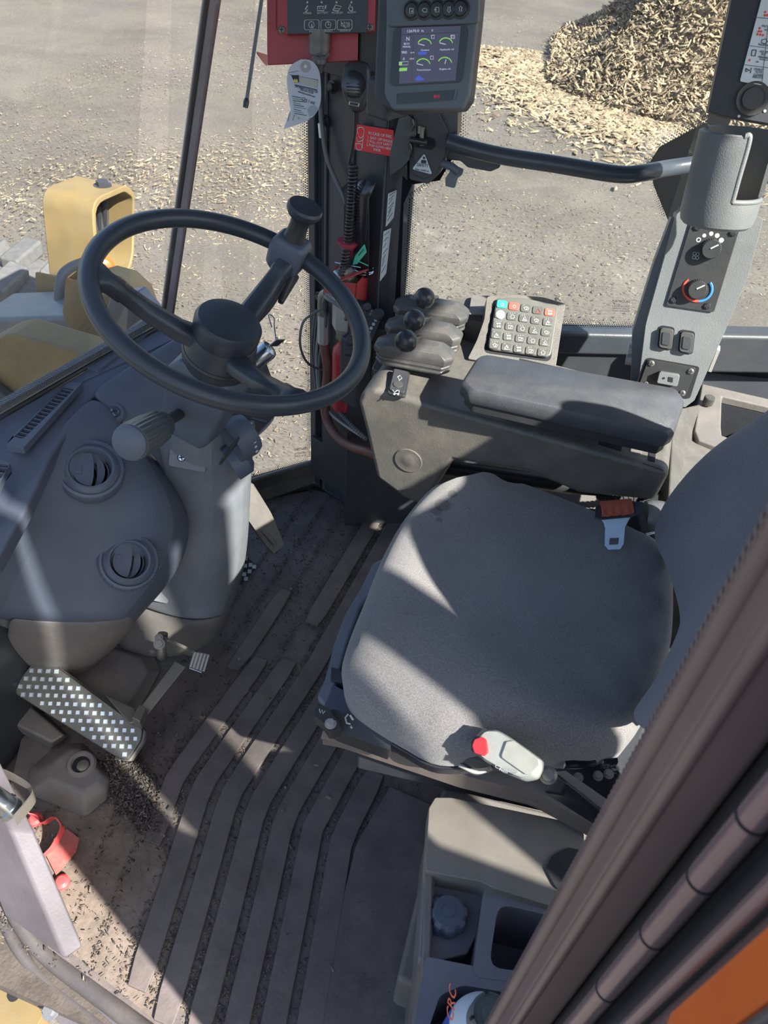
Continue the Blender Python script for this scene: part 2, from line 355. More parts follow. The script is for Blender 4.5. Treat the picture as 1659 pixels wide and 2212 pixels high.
tag(chips(190000, on_yard, (.006, .05), [chip_ms[0], chip_ms[1], deb_ms[1], ground_m, chip_ms[1]], 'scattered_chips', None, flat=.4, tilt=.3, seed=2), 'small pale wood chips scattered over the yard', 'wood chips')
def near_pile(rg, n):
    a = rg.uniform(3.3, 5.2, n); r = 1 + np.abs(rg.normal(0, .22, n)); x = 1.4 + 3.9 * r * np.cos(a); y = 17.6 + 4.3 * r * np.sin(a)
    return np.stack([x, y, np.full(n, GZ + .03)], 1)
tag(chips(9000, near_pile, (.06, .22), chip_ms + [chip_ms[0]], 'spilled_chips', None, tilt=.4, seed=4), 'long pale chips spilled at the foot of the heap', 'wood chips')

D0, D1 = at(150, 405, z=GZ), at(700, 330, z=GZ); D2, D3 = at(420, 455, z=GZ), at(690, 470, z=GZ)
def drift(rg, n):
    t = rg.uniform(-.25, 1.1, n); k = rg.uniform(0, 1, n) < .7; o = rg.normal(0, .7, n)
    x = np.where(k, D0.x + (D1.x - D0.x) * t, D2.x + (D3.x - D2.x) * t); y = np.where(k, D0.y + (D1.y - D0.y) * t, D2.y + (D3.y - D2.y) * t) + o
    return np.stack([x + rg.normal(0, .3, n), y, np.full(n, GZ + .025)], 1)
tag(chips(3800, drift, (.012, .08), chip_ms + [chip_ms[0]], 'drifted_chips', None, tilt=.3, seed=12), 'loose band of pale chips across the yard, left of the post', 'wood chips')
# ------------------------------------------------------------------ front of the machine, seen through the windshield
XL = -2.3
lb = thing('lamp_housing', at(170, 690, x=XL), 'yellow steel headlamp housing open at the back, left beyond the windshield', 'housing')
o1 = A((200, 470, None, XL), (206, 430, None, XL), (225, 410, None, XL), (262, 401, None, XL), (283, 410, None, XL), (290, 440, None, XL), (292, 700, None, XL), (235, 720, None, XL))
dx = V3((-.27, 0, 0))
outer = rrect(A((198, 432, None, XL), (272, 400, None, XL), (292, 415, None, XL), (290, 560, None, XL), (262, 640, None, XL), (213, 640, None, XL)), .3)
cen = sum(outer, V3()) / len(outer); inner = [cen + (p - cen) * .88 for p in outer]
link('shell', ringplate(outer, inner, dx), yellow_m, lb, bevel=.006)
link('inside_back', prism([p + dx * .5 for p in inner], (-.01, 0, 0)), panel_m, lb)
for k in range(5): link('bracket_tube', tube([cen + V3((-.12, -.1 + .05 * k, .12)), cen + V3((-.16, -.08 + .04 * k, -.12))], .012), dark_m, lb)
# tapering stem below
s0 = A((135, 600, None, XL - .06), (268, 625, None, XL - .06), (236, 740, None, XL - .06), (135, 740, None, XL - .06))
link('stem', prism(s0, (-.15, 0, 0)), yellow_m, lb, bevel=.01)
sp = Plane(outer[0] + V3((0, -.003, 0)), (0, -1, 0))
tp = (outer[4] + outer[2]) / 2
bolt(at(222, 402, x=XL - .08) + V3((0, 0, .0)), (0, 0, 1), .028, panel_m, lb)
hose = hang('hose', tube([at(128, 690, x=XL + .04), at(130, 610, x=XL + .04), at(150, 580, x=XL + .04), at(200, 560, x=XL + .04)], .022), wire_m, 'grey hose looping beside the yellow lamp housing', 'hose')
hang('turn_signal', lathe(at(222, 576, x=-2.25), (.6, -.7, .2), [(.05, -.03), (.055, 0), (.04, .03), (.01, .042)]), orange_m, 'round amber turn signal below the yellow lamp housing', 'lamp')
# boom, fender plates, tyre
bm_ = thing('lift_boom', at(100, 800, y=2.3), 'grey steel lift boom crossing behind the yellow plate', 'boom')
link('beam', prism(A((-60, 690, None, None, 2.3), (170, 684, None, None, 2.3), (206, 740, None, None, 2.3), (206, 900, None, None, 2.3), (-60, 930, None, None, 2.3)), (0, .28, 0)), boom_m, bm_, bevel=.02)
link('pivot', tube(A((150, 775, None, None, 2.2), (200, 790, None, None, 2.2)), .09, sm=False), boom_m, bm_, bevel=.01)
pl = thing('lift_linkage', at(60, 900, y=1.75), 'yellow loader arm plate with a scuffed top edge, lowest at the left', 'arm')
link('plate', prism(rrect(A((-80, 770, None, None, 1.75), (8, 724, None, None, 1.75), (30, 722, None, None, 1.75), (225, 778, None, None, 1.75), (225, 960, None, None, 1.75), (-80, 960, None, None, 1.75)), .2), (0, .12, 0)), yellow_m, pl, bevel=.012)
link('dark_strut', prism(A((-60, 800, None, None, 1.7), (75, 912, None, None, 1.7), (50, 960, None, None, 1.7), (-60, 880, None, None, 1.7)), (0, .04, 0)), panel_m, pl, bevel=.01)
pr = thing('frame_bracket', at(280, 690, y=2.2), 'yellow front frame bracket seen between steering wheel spokes', 'frame')
link('web', prism(A((236, 640, None, None, 2.2), (300, 628, None, None, 2.2), (352, 690, None, None, 2.2), (352, 760, None, None, 2.2), (206, 760, None, None, 2.2)), (0, .05, 0)), boom_m, pr, bevel=.01)
link('side_plate', prism(A((262, 722, None, None, 2.1), (338, 668, None, None, 2.1), (352, 690, None, None, 2.1), (352, 760, None, None, 2.1), (262, 760, None, None, 2.1)), (0, .06, 0)), yellow_m, pr, bevel=.01)
link('drum', tube(A((225, 675, None, None, 2.3), (262, 655, None, None, 2.6)), .16, sm=False), yellow_m, pr)
link('top_plate', prism(A((206, 632, None, None, 2.25), (262, 640, None, None, 2.25), (318, 660, None, None, 2.25), (300, 690, None, None, 2.25), (206, 690, None, None, 2.25)), (0, .05, 0)), yellow_m, pr, bevel=.01)
tr = thing('wheel_and_tyre', at(40, 700, y=3.2), 'dusty grey loader wheel with chunky tread lugs at the far left', 'wheel')
ctr = at(30, 850, y=3.3); u = V3((1, 0, 0)); 
link('carcass', lathe(ctr + V3((0, .6, 0)), (0, -1, 0), [(.25, 0), (.62, .0), (.74, .1), (.76, .3), (.74, .5), (.62, .6), (.25, .6)], 40), tire_m, tr)
for k in range(18):
    a = k * 2 * math.pi / 18
    for s in (0, 1):
        a2 = a + s * math.pi / 18; d = V3((math.cos(a2), 0, math.sin(a2))); t = V3((-math.sin(a2), 0, math.cos(a2)))
        c_ = ctr + d * .78 + V3((0, .12 + .32 * s, 0))
        P = [c_ + t * (.07 * a1) + V3((0, b1, 0)) + t * (.05 if b1 > 0 else -.0) for a1, b1 in ((-1, -.16), (1, -.16), (1, .15), (-1, .15))]
        link('tread_lug', prism([p - d * .05 for p in P], d * .1), tire_m, tr, bevel=.02)

# ------------------------------------------------------------------ cab shell
def W(x, y, z): return V3((x, y, z))
S0 = at(870, 690, z=.66); S1 = at(1370, 700, z=.66); S2 = at(1659, 715, z=.66)      # right window sill, tapering towards the front
dS = (S1 - S0).normalized(); rn = V3((dS.y, -dS.x, 0)).normalized()               # inward normal of the right wall
struct('floor', prism([W(-1.0, .2, -.03), W(.95, .2, -.03), W(.95, 1.95, -.03), W(-.7, 1.75, -.03), W(-1.0, 1.45, -.03)], (0, 0, -.05)), groove_m)
def wall_strip(name, pts, z0, z1, th, m, parent=None, **k):
    v = []; n = len(pts)
    for i, p in enumerate(pts):
        d = (V3(pts[min(i + 1, n - 1)]) - V3(pts[max(i - 1, 0)])); nn = V3((-d.y, d.x, 0)).normalized() * th
        v += [W(p[0], p[1], z0), W(p[0] + nn.x, p[1] + nn.y, z0), W(p[0] + nn.x, p[1] + nn.y, z1), W(p[0], p[1], z1)]
    return struct(name, loft([v[4 * i:4 * i + 4] for i in range(n)]), m, parent, **k)
R0 = S0 - dS * .12; R3 = S2 + dS * .55
wall_strip('wall_right', [R0, R3], -.03, .60, .06, panel_m)
wall_strip('trim_1', [R0 + rn * .015, R3 + rn * .015], .585, .645, .05, post_m, bevel=.01)      # sill rail under the side window
wall_strip('trim_2', [S1 - dS * .1 + rn * .05, R3 + rn * .05], .40, .47, .05, post_m, bevel=.01)
# right window pane with its black printed edge
def pane(name, quad, m, frit=.02, mf=None, th=.005, parent=None, r=.12):
    q = rrect(quad, r); c_ = sum(q, V3()) / len(q); nn = (q[len(q) // 3] - q[0]).cross(q[2 * len(q) // 3] - q[0]).normalized() * th
    o = struct(name, prism(q, nn), m, parent)
    return o
pane('window_1', [S0 + W(-.02, 0, -.02), S1 + W(.32, .13, -.02), S1 + W(.32, .13, 1.2), S0 + W(-.02, 0, 1.2)], glass_m)
def frit(wn, pts, name='edge_print'):
    return link(name, tube(pts, .007, n=6, sm=False), black_m, wn)
w1 = bpy.data.objects['window_1']
# dotted edge print: many small dots along the glass border
def dots(wn, a, b, wdir, rows=5, pitch=.0055, r0=.0021, name='dotted_edge'):
    a, b = V3(a), V3(b); L = (b - a).length; n = int(L / pitch); d = (b - a).normalized(); wdir = V3(wdir).normalized(); nn = d.cross(wdir).normalized(); v = []; f = []
    for j in range(rows):
        r = r0 * (1 - .16 * j)
        for i in range(n):
            c_ = a + d * ((i + .5 * (j % 2)) * pitch) + wdir * (j * pitch * .8); k = len(v)
            v += [c_ + d * r + nn * .0006, c_ + wdir * r + nn * .0006, c_ - d * r + nn * .0006, c_ - wdir * r + nn * .0006]; f.append([k, k + 1, k + 2, k + 3])
    me = bpy.data.meshes.new('m'); me.from_pydata([tuple(p) for p in v], [], f); o = link(name, me, frit_m, wn, smooth=False); o['kind'] = 'stuff'; return o
q0 = at(868, 690, z=.655) + rn * .004; q1 = S1 + rn * .004 + W(0, 0, -.005)
dots(w1, q0 + W(0, 0, .0), q1, (0, 0, 1), 6)
RWP = Plane(S0, rn)
dots(w1, RWP.p(872, 672, .003), RWP.p(886, 420, .003), dS, 5)
dots(w1, RWP.p(886, 420, .003), RWP.p(985, 345, .003), (0, 0, -1), 4)
dots(w1, RWP.p(990, 320, .003), RWP.p(992, 236, .003), dS, 6)
dots(w1, RWP.p(1592, 10, .003), RWP.p(1530, 262, .003), -dS, 6, name='dotted_edge')
dots(w1, RWP.p(1525, 262, .003), RWP.p(1420, 320, .003), W(-.5, 0, .8), 7)
dots(w1, RWP.p(1410, 340, .003), RWP.p(1440, 470, .003), -dS, 6)
for pts in ([(868, 695), (864, 660), (872, 440), (890, 400), (870, 380), (850, 700)], [(995, 236), (985, 330), (950, 390), (880, 400), (880, 236)]):
    link('edge_print', prism(RWP.P(pts, .004), rn * -.002), frit_m, w1)
link('edge_print', prism(rrect(RWP.P([(1530, 262), (1425, 318), (1405, 350), (1412, 400), (1445, 480), (1560, 560)], .004), .1), rn * -.002), frit_m, w1)
link('edge_print', prism(RWP.P([(1600, 0), (1527, 265), (1560, 300), (1700, 0)], .004), rn * -.002), frit_m, w1)
# small maker's mark etched in the lower corner of the pane
for t_, y_, h_ in (('KAMIGLAS', 652, 5), ('LAMINATED', 662, 3), ('SAFETY PLATE', 667, 3), ('M 212 AS2 DOT', 672, 3)):
    ptxt(RWP, t_, 1322, y_, 1360, y_ + 2, h_, ink_m, w1, .004)
# corner pane and windshield
Ap = at(683, 992, z=.1)
cb = [W(Ap.x, Ap.y, .06), at(530, 1034, z=.06), W(-.95, 1.33, .06), W(-.97, 1.2, .06)]
ct = [W(Ap.x + .01, Ap.y, 1.92), W(-.72, 1.56, 1.92), W(-.62, 1.36, 1.92), W(-.62, 1.2, 1.92)]
struct('window_2', loft([cb, [a * .5 + b * .5 for a, b in zip(cb, ct)], ct], False, False, closed=False), glass_m, smooth=False)
struct('window_3', mesh([W(-.97, 1.2, .55), W(-.97, -.05, .55), W(-.62, -.05, 1.92), W(-.62, 1.2, 1.92)], [[0, 1, 2, 3]]), hazy_m)
w2 = bpy.data.objects['window_2']
# rubber seam between the two panes
seam_m = mat('seam_rubber', (.3, .27, .3), .4, .0, dust=.1, scale=20)  # pale rubber colour stands in for the reflected highlight along the seam
SP = [at(354, 715, x=-.93), at(404, 360, x=-.845), at(459, -30, x=-.74)]; SP.append(SP[2] * 2 - SP[1])
sm_ = struct('trim_3', tube(SP, .0135, n=10, k=6), seam_m)
link('seal_lip', tube([p + W(.0, -.0135, 0) for p in SP], .005, n=8, k=6), black_m, sm_)
link('seal_lip', tube([p + W(.012, .006, 0) for p in SP], .004, n=8, k=6), tube_m, sm_)
struct('wall_front', prism([W(-.99, .2, -.03), W(-.95, .2, -.03), W(-.95, 1.32, -.03), W(-.99, 1.32, -.03)], (0, 0, .62)), panel_m, bevel=.01)
# low ledge under the corner pane
wall_strip('trim_4', [at(520, 1045, z=.06), at(682, 996, z=.06), at(800, 1040, z=.06)], -.03, .075, -.02, gray_m, bevel=.008)
lg = [at(520, 1100, z=.0), at(675, 1045, z=.0), at(790, 1062, z=.0), at(812, 1028, z=.07), at(705, 1000, z=.07), at(682, 990, z=.07), at(525, 1035, z=.07)]
struct('trim_5', mesh([lg[0], lg[1], lg[2], lg[3], lg[5], lg[6]] + [p + W(-.02, .08, -.08) for p in (lg[3], lg[5], lg[6])], [[0, 1, 4, 5], [1, 2, 3, 4], [5, 4, 7, 8], [4, 3, 6, 7]]), gray_m, smooth=False)
# roof, rear, left side
rf = struct('ceiling', prism([W(-.75, .2, 1.93), W(.92, .2, 1.93), W(.92, 1.98, 1.93), W(-.75, 1.7, 1.93)], (0, 0, .1)), panel_m, bevel=.03)
struct('wall_rear', join([boxm(W(.93, 1.1, .32), .05, 1.8, .7), boxm(W(.93, .292, 1.2), .05, .13, 1.5), prism([W(.32, .205, .66), W(.60, .205, .66), W(.82, .205, 1.94), W(.32, .205, 1.94)], (0, .04, 0)), boxm(W(.93, 1.9, 1.2), .05, .1, 1.5)]), panel_m)  # slanted panel on the left is unseen, shaped to block sun from the floor
struct('window_4', boxm(W(.93, 1.08, 1.3), .005, 1.55, 1.25), glass_m)
struct('wall_left', join([boxm(W(.55, .225, .31), .8, .04, .74), boxm(W(.80, .225, .85), .3, .04, .34)]), panel_m)  # rear part is unseen, raised to keep sun off the box lid
struct('window_5', boxm(W(.55, .225, 1.29), .72, .005, 1.28), glass_m)
# ------------------------------------------------------------------ floor mat with raised ribs
fm = thing('floor_mat', W(-.4, .9, 0), 'dusty black ribbed rubber mat covering the cab floor', 'floor mat')
link('base', prism([W(-.80, .30, -.004), W(-.33, .225, -.004), W(0.0, .225, -.004), W(0.3, .7, -.004), W(.3, 1.66, -.004), W(-.68, 1.60, -.004), W(-.9, 1.42, -.004), W(-.95, .6, -.004)], (0, 0, -.024)), mat_m, fm)
def rx(x0, y):
    return x0 + np.interp(y, [.2, .45, .64, .74, 1.0, 1.7], [.05, 0, -.04, -.03, .0, .03])
ribs = [(-.1765, .24, .80, .047), (-.2395, .24, .95, .045), (-.3025, .235, 1.25, .045), (-.3655, .235, 1.55, .045), (-.4285, .24, 1.57, .045), (-.4915, .27, 1.0, .045), (-.5545, .50, .98, .043), (-.4915, 1.12, 1.57, .045), (-.6, .93, 1.20, .04)]
for x0, y0, y1, wd in ribs:
    n = max(3, int((y1 - y0) / .04)); ys = np.linspace(y0, y1, n); L = []; R = []
    for k, y in enumerate(ys):
        hw = wd / 2 * (1 if 0 < k < n - 1 else .8); xc = rx(x0, y)
        L.append(W(xc - hw, y, -.004)); R.append(W(xc + hw, y, -.004))
    link('rib', prism(L + R[::-1], (0, 0, .010)), mat_m, fm, bevel=.002, seg=1)
link('tread_plate', prism([W(-.14, .24, -.004), W(-.005, .24, -.004), W(.2, .75, -.004), W(-.16, .78, -.004), W(-.185, .64, -.004)], (0, 0, .009)), mat_m, fm, bevel=.002)
link('sunlit_dust_film', prism([W(-.78, .32, -.0035), W(-.40, .24, -.0035), W(-.46, .42, -.0035), W(-.60, .56, -.0035), W(-.80, .52, -.0035)], (0, 0, .0012)), mat('sunlit_floor_tan', (.15, .118, .10), .95, dust=.4, scale=22, var=.35, bump=.9, bscale=90, dcol=(.3, .25, .2)), fm)  # tan film paints in the sunlight on the dusty floor by the door
def on_floor(rg, n):
    x = rg.uniform(-.9, .02, n); y = rg.uniform(.25, 1.6, n)
    d = np.ones(n) * .25
    d += 1.0 * np.exp(-((x + .62) ** 2 / .004 + (y - .64) ** 2 / .012)) + 1.2 * np.exp(-((x + .55) ** 2 / .03 + (y - 1.3) ** 2 / .06)) + .8 * np.exp(-((x + .42) ** 2 / .02 + (y - .33) ** 2 / .004))
    xx = np.array([rx(0, b) for b in y]); ph = ((x - xx + .145) / .063) % 1.0
    groove = (np.abs(ph) < .13) | (np.abs(ph - 1) < .13); d = np.where(groove, d * 2.2 + .2, d * .45)
    k = rg.uniform(0, 1.7, n) < d; x, y = x[k], y[k]
    return np.stack([x, y, np.where(groove[k], .0, .004)], 1)
db = chips(110000, on_floor, (.0012, .0095), [deb_ms[0], deb_ms[0], deb_ms[1], deb_ms[1], mat_m], 'debris', None, flat=.5, tilt=.5, seed=7)
tag(db, 'fine dark mulch crumbs and twigs littering the floor mat', 'debris')
def pebbles(rg, n):
    return np.stack([rg.uniform(-.72, -.1, n), rg.uniform(.26, 1.5, n), np.full(n, .005)], 1)
tag(chips(90, pebbles, (.006, .015), [tub_m, deb_ms[1]], 'pebbles', None, flat=.95, seed=9), 'tiny pale pebbles lying on the dark floor mat', 'pebbles')
def clump(rg, n):
    r = rg.normal(0, 1, (n, 2)); return np.stack([-.665 + r[:, 0] * .032 + r[:, 1] * .012, .585 + r[:, 1] * .012 - .8 * r[:, 0] * .03, np.abs(rg.normal(0, .008, n)) + .004], 1)
tag(chips(9000, clump, (.003, .011), [deb_ms[0], deb_ms[1], mat_m, mat_m], 'mud_clump', None, flat=.6, tilt=.9, seed=11), 'crumbly dark mud caked beside the diamond tread pedal', 'mud')

# ------------------------------------------------------------------ dashboard
def grid(rows, m, name, parent, sub=2, th=0.0, crease=False):
    v = [at(*q) if not isinstance(q, Vector) else q for r in rows for q in r]; nc = len(rows[0]); f = []
    for j in range(len(rows) - 1):
        for i in range(nc - 1): f.append([j * nc + i, j * nc + i + 1, (j + 1) * nc + i + 1, (j + 1) * nc + i])
    me = bpy.data.meshes.new('m'); me.from_pydata([tuple(p) for p in v], [], f); 
    o = link(name, me, m, parent)
    if th:
        s = o.modifiers.new('solid', 'SOLIDIFY'); s.thickness = th; s.offset = -1
    if sub:
        s = o.modifiers.new('sub', 'SUBSURF'); s.levels = sub; s.render_levels = sub
    return o
dash = thing('dashboard', at(200, 1000, z=.6), 'blue-grey moulded dashboard with round vents under the windshield', 'dashboard')
deck = A((352, 704, .72), (0, 903, .72), (-90, 960, .72), (-120, 1250, .62), (-10, 1215, .69), (62, 1090, .695), (110, 985, .70), (192, 862, .705), (300, 790, .712), (372, 742, .716), (440, 706, .72), (400, 698, .72))
link('deck', prism(deck, (0, 0, -.03)), dash_m, dash, bevel=.006)
grid([[(150, 905, .700), (192, 864, .704), (205, 864, .703), (228, 876, .695), (262, 915, .600)],
      [(96, 962, .690), (135, 950, .690), (215, 950, .668), (300, 965, .635), (312, 975, .52)],
      [(40, 1060, .672), (92, 1035, .665), (200, 1035, .625), (358, 1040, .57), (368, 1050, .45)],
      [(5, 1140, .640), (88, 1120, .612), (215, 1125, .57), (404, 1128, .505), (412, 1133, .38)],
      [(-45, 1240, .58), (20, 1222, .53), (180, 1215, .50), (372, 1225, .445), (380, 1235, .32)],
      [(-90, 1310, .47), (-5, 1295, .42), (130, 1315, .41), (300, 1304, .40), (306, 1312, .28)],
      [(-90, 1330, .40), (-5, 1312, .39), (125, 1338, .385), (285, 1324, .385), (290, 1335, .26)],
      [(-90, 1335, .20), (-5, 1330, .25), (125, 1345, .30), (270, 1335, .33), (280, 1345, .22)]], dash_m, 'vent_pod', dash, th=.012)
grid([[(192, 850, .704), (280, 795, .713), (370, 738, .718), (440, 702, .72), (500, 680, .72)],
      [(200, 868, .700), (292, 812, .705), (385, 760, .71), (452, 722, .71), (520, 700, .71)],
      [(268, 925, .655), (345, 868, .66), (432, 820, .665), (505, 780, .67), (560, 750, .67)],
      [(350, 1015, .56), (410, 960, .55), (480, 910, .55), (545, 860, .55), (590, 820, .56)],
      [(385, 1080, .44), (440, 1030, .43), (500, 980, .43), (560, 940, .43), (600, 900, .43)]], dash_m, 'upper_cowl', dash, th=.012)
# seam lines of the cowl
link('seam', tube(A((200, 860, .705), (262, 925, .658), (330, 1000, .594)), .0016, n=6), dark_m, dash)
link('seam', tube(A((318, 742, .715), (352, 775, .692), (385, 815, .668)), .0016, n=6), dark_m, dash)
for q in ((246, 893, .678), (354, 788, .69)):
    p = at(*q); link('screw_boss', lathe(p, (.45, -.35, .8), [(.021, -.008), (.021, .004), (.017, .008), (.012, .008), (.011, .004)], 24), dash_m, dash)
    screw(p + V3((.45, -.35, .8)).normalized() * .006, (.45, -.35, .8), .0085, steel_m, dash)
# long air outlets on the deck
def slot_vent(corners, z, nf, a, b):
    q = rrect([at(x, y, z=z) for x, y in corners], .12); t = thing('defroster_vent', sum(q, V3()) / len(q), None, None)
    c_ = sum(q, V3()) / len(q); e = (at(b[0], b[1], z=z) - at(a[0], a[1], z=z)); L = e.length; d = e.normalized(); s = V3((-d.y, d.x, 0))
    P0 = at(a[0], a[1], z=z); hw = .0105
    inner = [P0 + d * (L * k / 7) + s * hw for k in range(8)]; inner = rrect([P0 - s * hw, P0 + e - s * hw, P0 + e + s * hw, P0 + s * hw], .2)
    n = len(q)
    # order both loops from the same corner
    def start(loop, ref): k = min(range(len(loop)), key=lambda i: (loop[i] - ref).length); return loop[k:] + loop[:k]
    ar = lambda l: sum(l[i].x * l[(i + 1) % len(l)].y - l[(i + 1) % len(l)].x * l[i].y for i in range(len(l)))
    if ar(q) < 0: q = q[::-1]
    if ar(inner) < 0: inner = inner[::-1]
    inner = start(inner, q[0] * .0 + min(inner, key=lambda p: (p - q[0]).length))
    link('bezel', ringplate(q, inner, (0, 0, -.012)), dash_m, t, bevel=.0015)
    link('duct', prism([p + W(0, 0, -.011) for p in inner], (0, 0, -.004)), dark_m, t)
    for k in range(nf):
        o_ = P0 + d * (L * (k + .5) / nf) - W(0, 0, .008); link('fin', boxm(o_ + W(0, 0, .002), .0012, hw * 2, .009, d + W(0, 0, .5), s, W(0, 0, 1)), dash_m, t)
    return t
vA = slot_vent([(12, 962), (148, 826), (178, 826), (50, 968)], .725, 15, (38, 945), (150, 838))
tag(vA, 'long finned defroster slot on the dashboard deck, left of the steering wheel', 'air vent', 'defroster slots')
vB = slot_vent([(180, 788), (260, 735), (250, 725), (220, 805)][:0] or [(178, 790), (300, 708), (322, 716), (212, 800)], .725, 12, (196, 782), (300, 714))
tag(vB, 'short defroster slot half hidden behind the left of the wheel rim', 'air vent', 'defroster slots')
vC = slot_vent([(-60, 1080), (-2, 992), (22, 1000), (-30, 1100)], .72, 6, (-40, 1070), (8, 1003))
tag(vC, 'defroster slot cut off by the left edge of the picture', 'air vent', 'defroster slots')
# glass edge printing along the deck
o = struct('trim_6', tube(A((352, 701, .722), (200, 785, .722), (0, 901, .722), (-80, 948, .722)), .005, n=8), black_m)
ge = [at(352, 699, z=.725), at(-80, 945, z=.725)]; cm = []
for k in range(110):
    p = ge[0].lerp(ge[1], k / 110); cm.append(boxm(p + W(-.008, 0, .012), .016, .0022, .012))
t = link('edge_comb', join(cm), boom_m, o, smooth=False); t['kind'] = 'stuff'
# round swivel outlets
def round_vent(px, py, z, n, R, label, rot):
    p = at(px, py, z=z); u, v, a = frame(n, (-.3, -.9, .3)); t = thing('air_outlet', p, label, 'air vent', 'round air outlets')
    link('outer_ring', lathe(p, a, [(R * 1.0, -.02), (R * 1.03, .0), (R * .98, .006), (R * .9, .008), (R * .86, .004), (R * .70, .012), (R * .64, .012), (R * .6, .004), (R * .6, -.02)], 40, cap=False), dash_m, t)
    link('socket', lathe(p + a * -.018, a, [(R * .62, 0), (R * .62, .003)], 32), dark_m, t)
    u2 = u * math.cos(rot) + v * math.sin(rot); v2 = a.cross(u2)
    k_ = []
    for i in range(48):
        an = i * math.pi / 24; k_.append(boxm(p + (u * math.cos(an) + v * math.sin(an)) * R * 1.015 + a * -.001, .0016, .0035, .006, -u * math.sin(an) + v * math.cos(an), u * math.cos(an) + v * math.sin(an), a))
    kn = link('grip_knurl', join(k_), dash_m, t, smooth=False); kn['kind'] = 'stuff'
    def bow(x0, ang, rr=.61): return [u2 * ((x0 + (math.sqrt(max(0, 1 - math.sin(t) ** 2)) - 1) * 0 + ang * math.cos(t)) * R * rr / .61) + v2 * (math.sin(t) * R * rr * .97) for t in [math.pi * (i / 16 - .5) for i in range(17)]]
    for xa, ba, xb, bb, h0 in ((.0, -.56, .0, .10, .003), (.02, .17, .0, .44, -.008), (.02, .50, .0, .57, -.014)):
        L1 = bow(xa, ba, .58); L2 = bow(xb, bb, .58)
        link('louvre', prism([p + q + a * h0 for q in L1] + [p + q + a * h0 for q in L2[::-1]], a * -.003), dash_m, t, bevel=.001)
    link('louvre_tab', boxm(p + u2 * (-R * .34) + a * .004, .009, .018, .0016, u2, v2, a), dash_m, t)
    return t
round_vent(196, 1015, .652, (.36, -.30, .88), .056, 'round swivel air outlet, upper of the two, beside the ribbed lever', 4.19)
round_vent(278, 1213, .492, (.5, -.34, .80), .053, 'round swivel air outlet, lower of the two, near the cowl edge', 4.14)
# heater trunk below
hx = thing('heater_duct', at(150, 1420, z=.1), 'dusty grey duct dropping from the dashboard to the floor', 'duct')
grid([[(20, 1325, .37), (48, 1330, .37), (130, 1338, .37), (260, 1330, .37), (290, 1320, .36)],
      [(20, 1380, .24), (52, 1395, .25), (140, 1400, .25), (250, 1390, .24), (285, 1350, .22)],
      [(5, 1440, .10), (45, 1435, .12), (120, 1450, .12), (190, 1440, .11), (262, 1370, .10)],
      [(5, 1480, .0), (40, 1470, .02), (110, 1490, .02), (165, 1480, .01), (240, 1400, .0)]], tub_m, 'trunk', hx, th=.01)
hang('side_kick_panel', prism(A((-60, 1310, .36), (20, 1318, .36), (50, 1390, .22), (30, 1440, .1), (-60, 1520, .1)), (-.03, .02, -.02)), mat('green_grey', (.09, .13, .12), .6, dust=.2), 'green-grey kick panel at the far left under the dashboard', 'panel', bevel=.01)
hang('floor_hump', loft([A((150, 1500, .02), (60, 1420, .02), (180, 1440, .0), (240, 1390, .0), (330, 1400, .0), (350, 1450, .0), (290, 1560, .0), (230, 1580, .0)),
     A((190, 1480, .06), (190, 1440, .06), (212, 1410, .06), (245, 1400, .06), (300, 1420, .05), (318, 1450, .05), (270, 1530, .05), (240, 1540, .05))]), tub_m, 'dusty moulded floor cover behind the diamond tread pedal', 'cover', bevel=.008)

# ------------------------------------------------------------------ steering column
WC = V3((-.524, .933, .972)); WN = V3((.347, 0, .938)); WU = V3((.938, 0, -.347)); WV = V3((0, 1, 0))
def wl(u, v, n=0.0): return WC + WU * u + WV * v + WN * n
sc_ = thing('steering_column', W(-.68, .95, .05), 'blue-grey steering column with a pale lower cowl between dashboard and mat', 'steering column')
rings = []
for n_, hu, hv, ou in ((-.115, .045, .050, 0), (-.14, .058, .056, -.004), (-.20, .052, .048, -.006), (-.26, .048, .043, -.01), (-.275, .044, .040, -.01), (-.30, .034, .032, -.01)):
    rings.append([wl(ou + a * hu, .008 + b * hv, n_) for a, b in ((-1, -1), (1, -.95), (1.12, 0), (1, .95), (-1, 1))])
link('upper_shroud', loft(rings), dash_m, sc_, bevel=.008)
grid([[(345, 925, .62), (372, 930, .655), (455, 945, .66), (535, 905, .64), (552, 895, .58)],
      [(335, 1010, .54), (352, 1005, .56), (462, 1015, .57), (527, 990, .55), (540, 985, .48)],
      [(372, 1110, .40), (392, 1100, .43), (462, 1110, .44), (528, 1100, .41), (534, 1095, .34)],
      [(330, 1205, .28), (352, 1195, .31), (455, 1215, .32), (527, 1180, .29), (530, 1175, .22)],
      [(285, 1285, .16), (300, 1280, .18), (420, 1312, .19), (512, 1262, .17), (518, 1250, .11)],
      [(280, 1300, .13), (305, 1306, .145), (400, 1342, .145), (477, 1334, .14), (495, 1315, .08)]], cowl_m, 'lower_cowl', sc_, th=.008)
grid([[(262, 1320, .12), (300, 1300, .13), (400, 1344, .13), (480, 1330, .13), (500, 1305, .07)],
      [(250, 1350, .09), (292, 1335, .11), (395, 1365, .11), (468, 1350, .10), (490, 1330, .05)],
      [(250, 1400, .03), (300, 1420, .03), (395, 1420, .01), (440, 1395, .0), (470, 1370, .0)]], tub_m, 'tunnel_boot', sc_, th=.01)
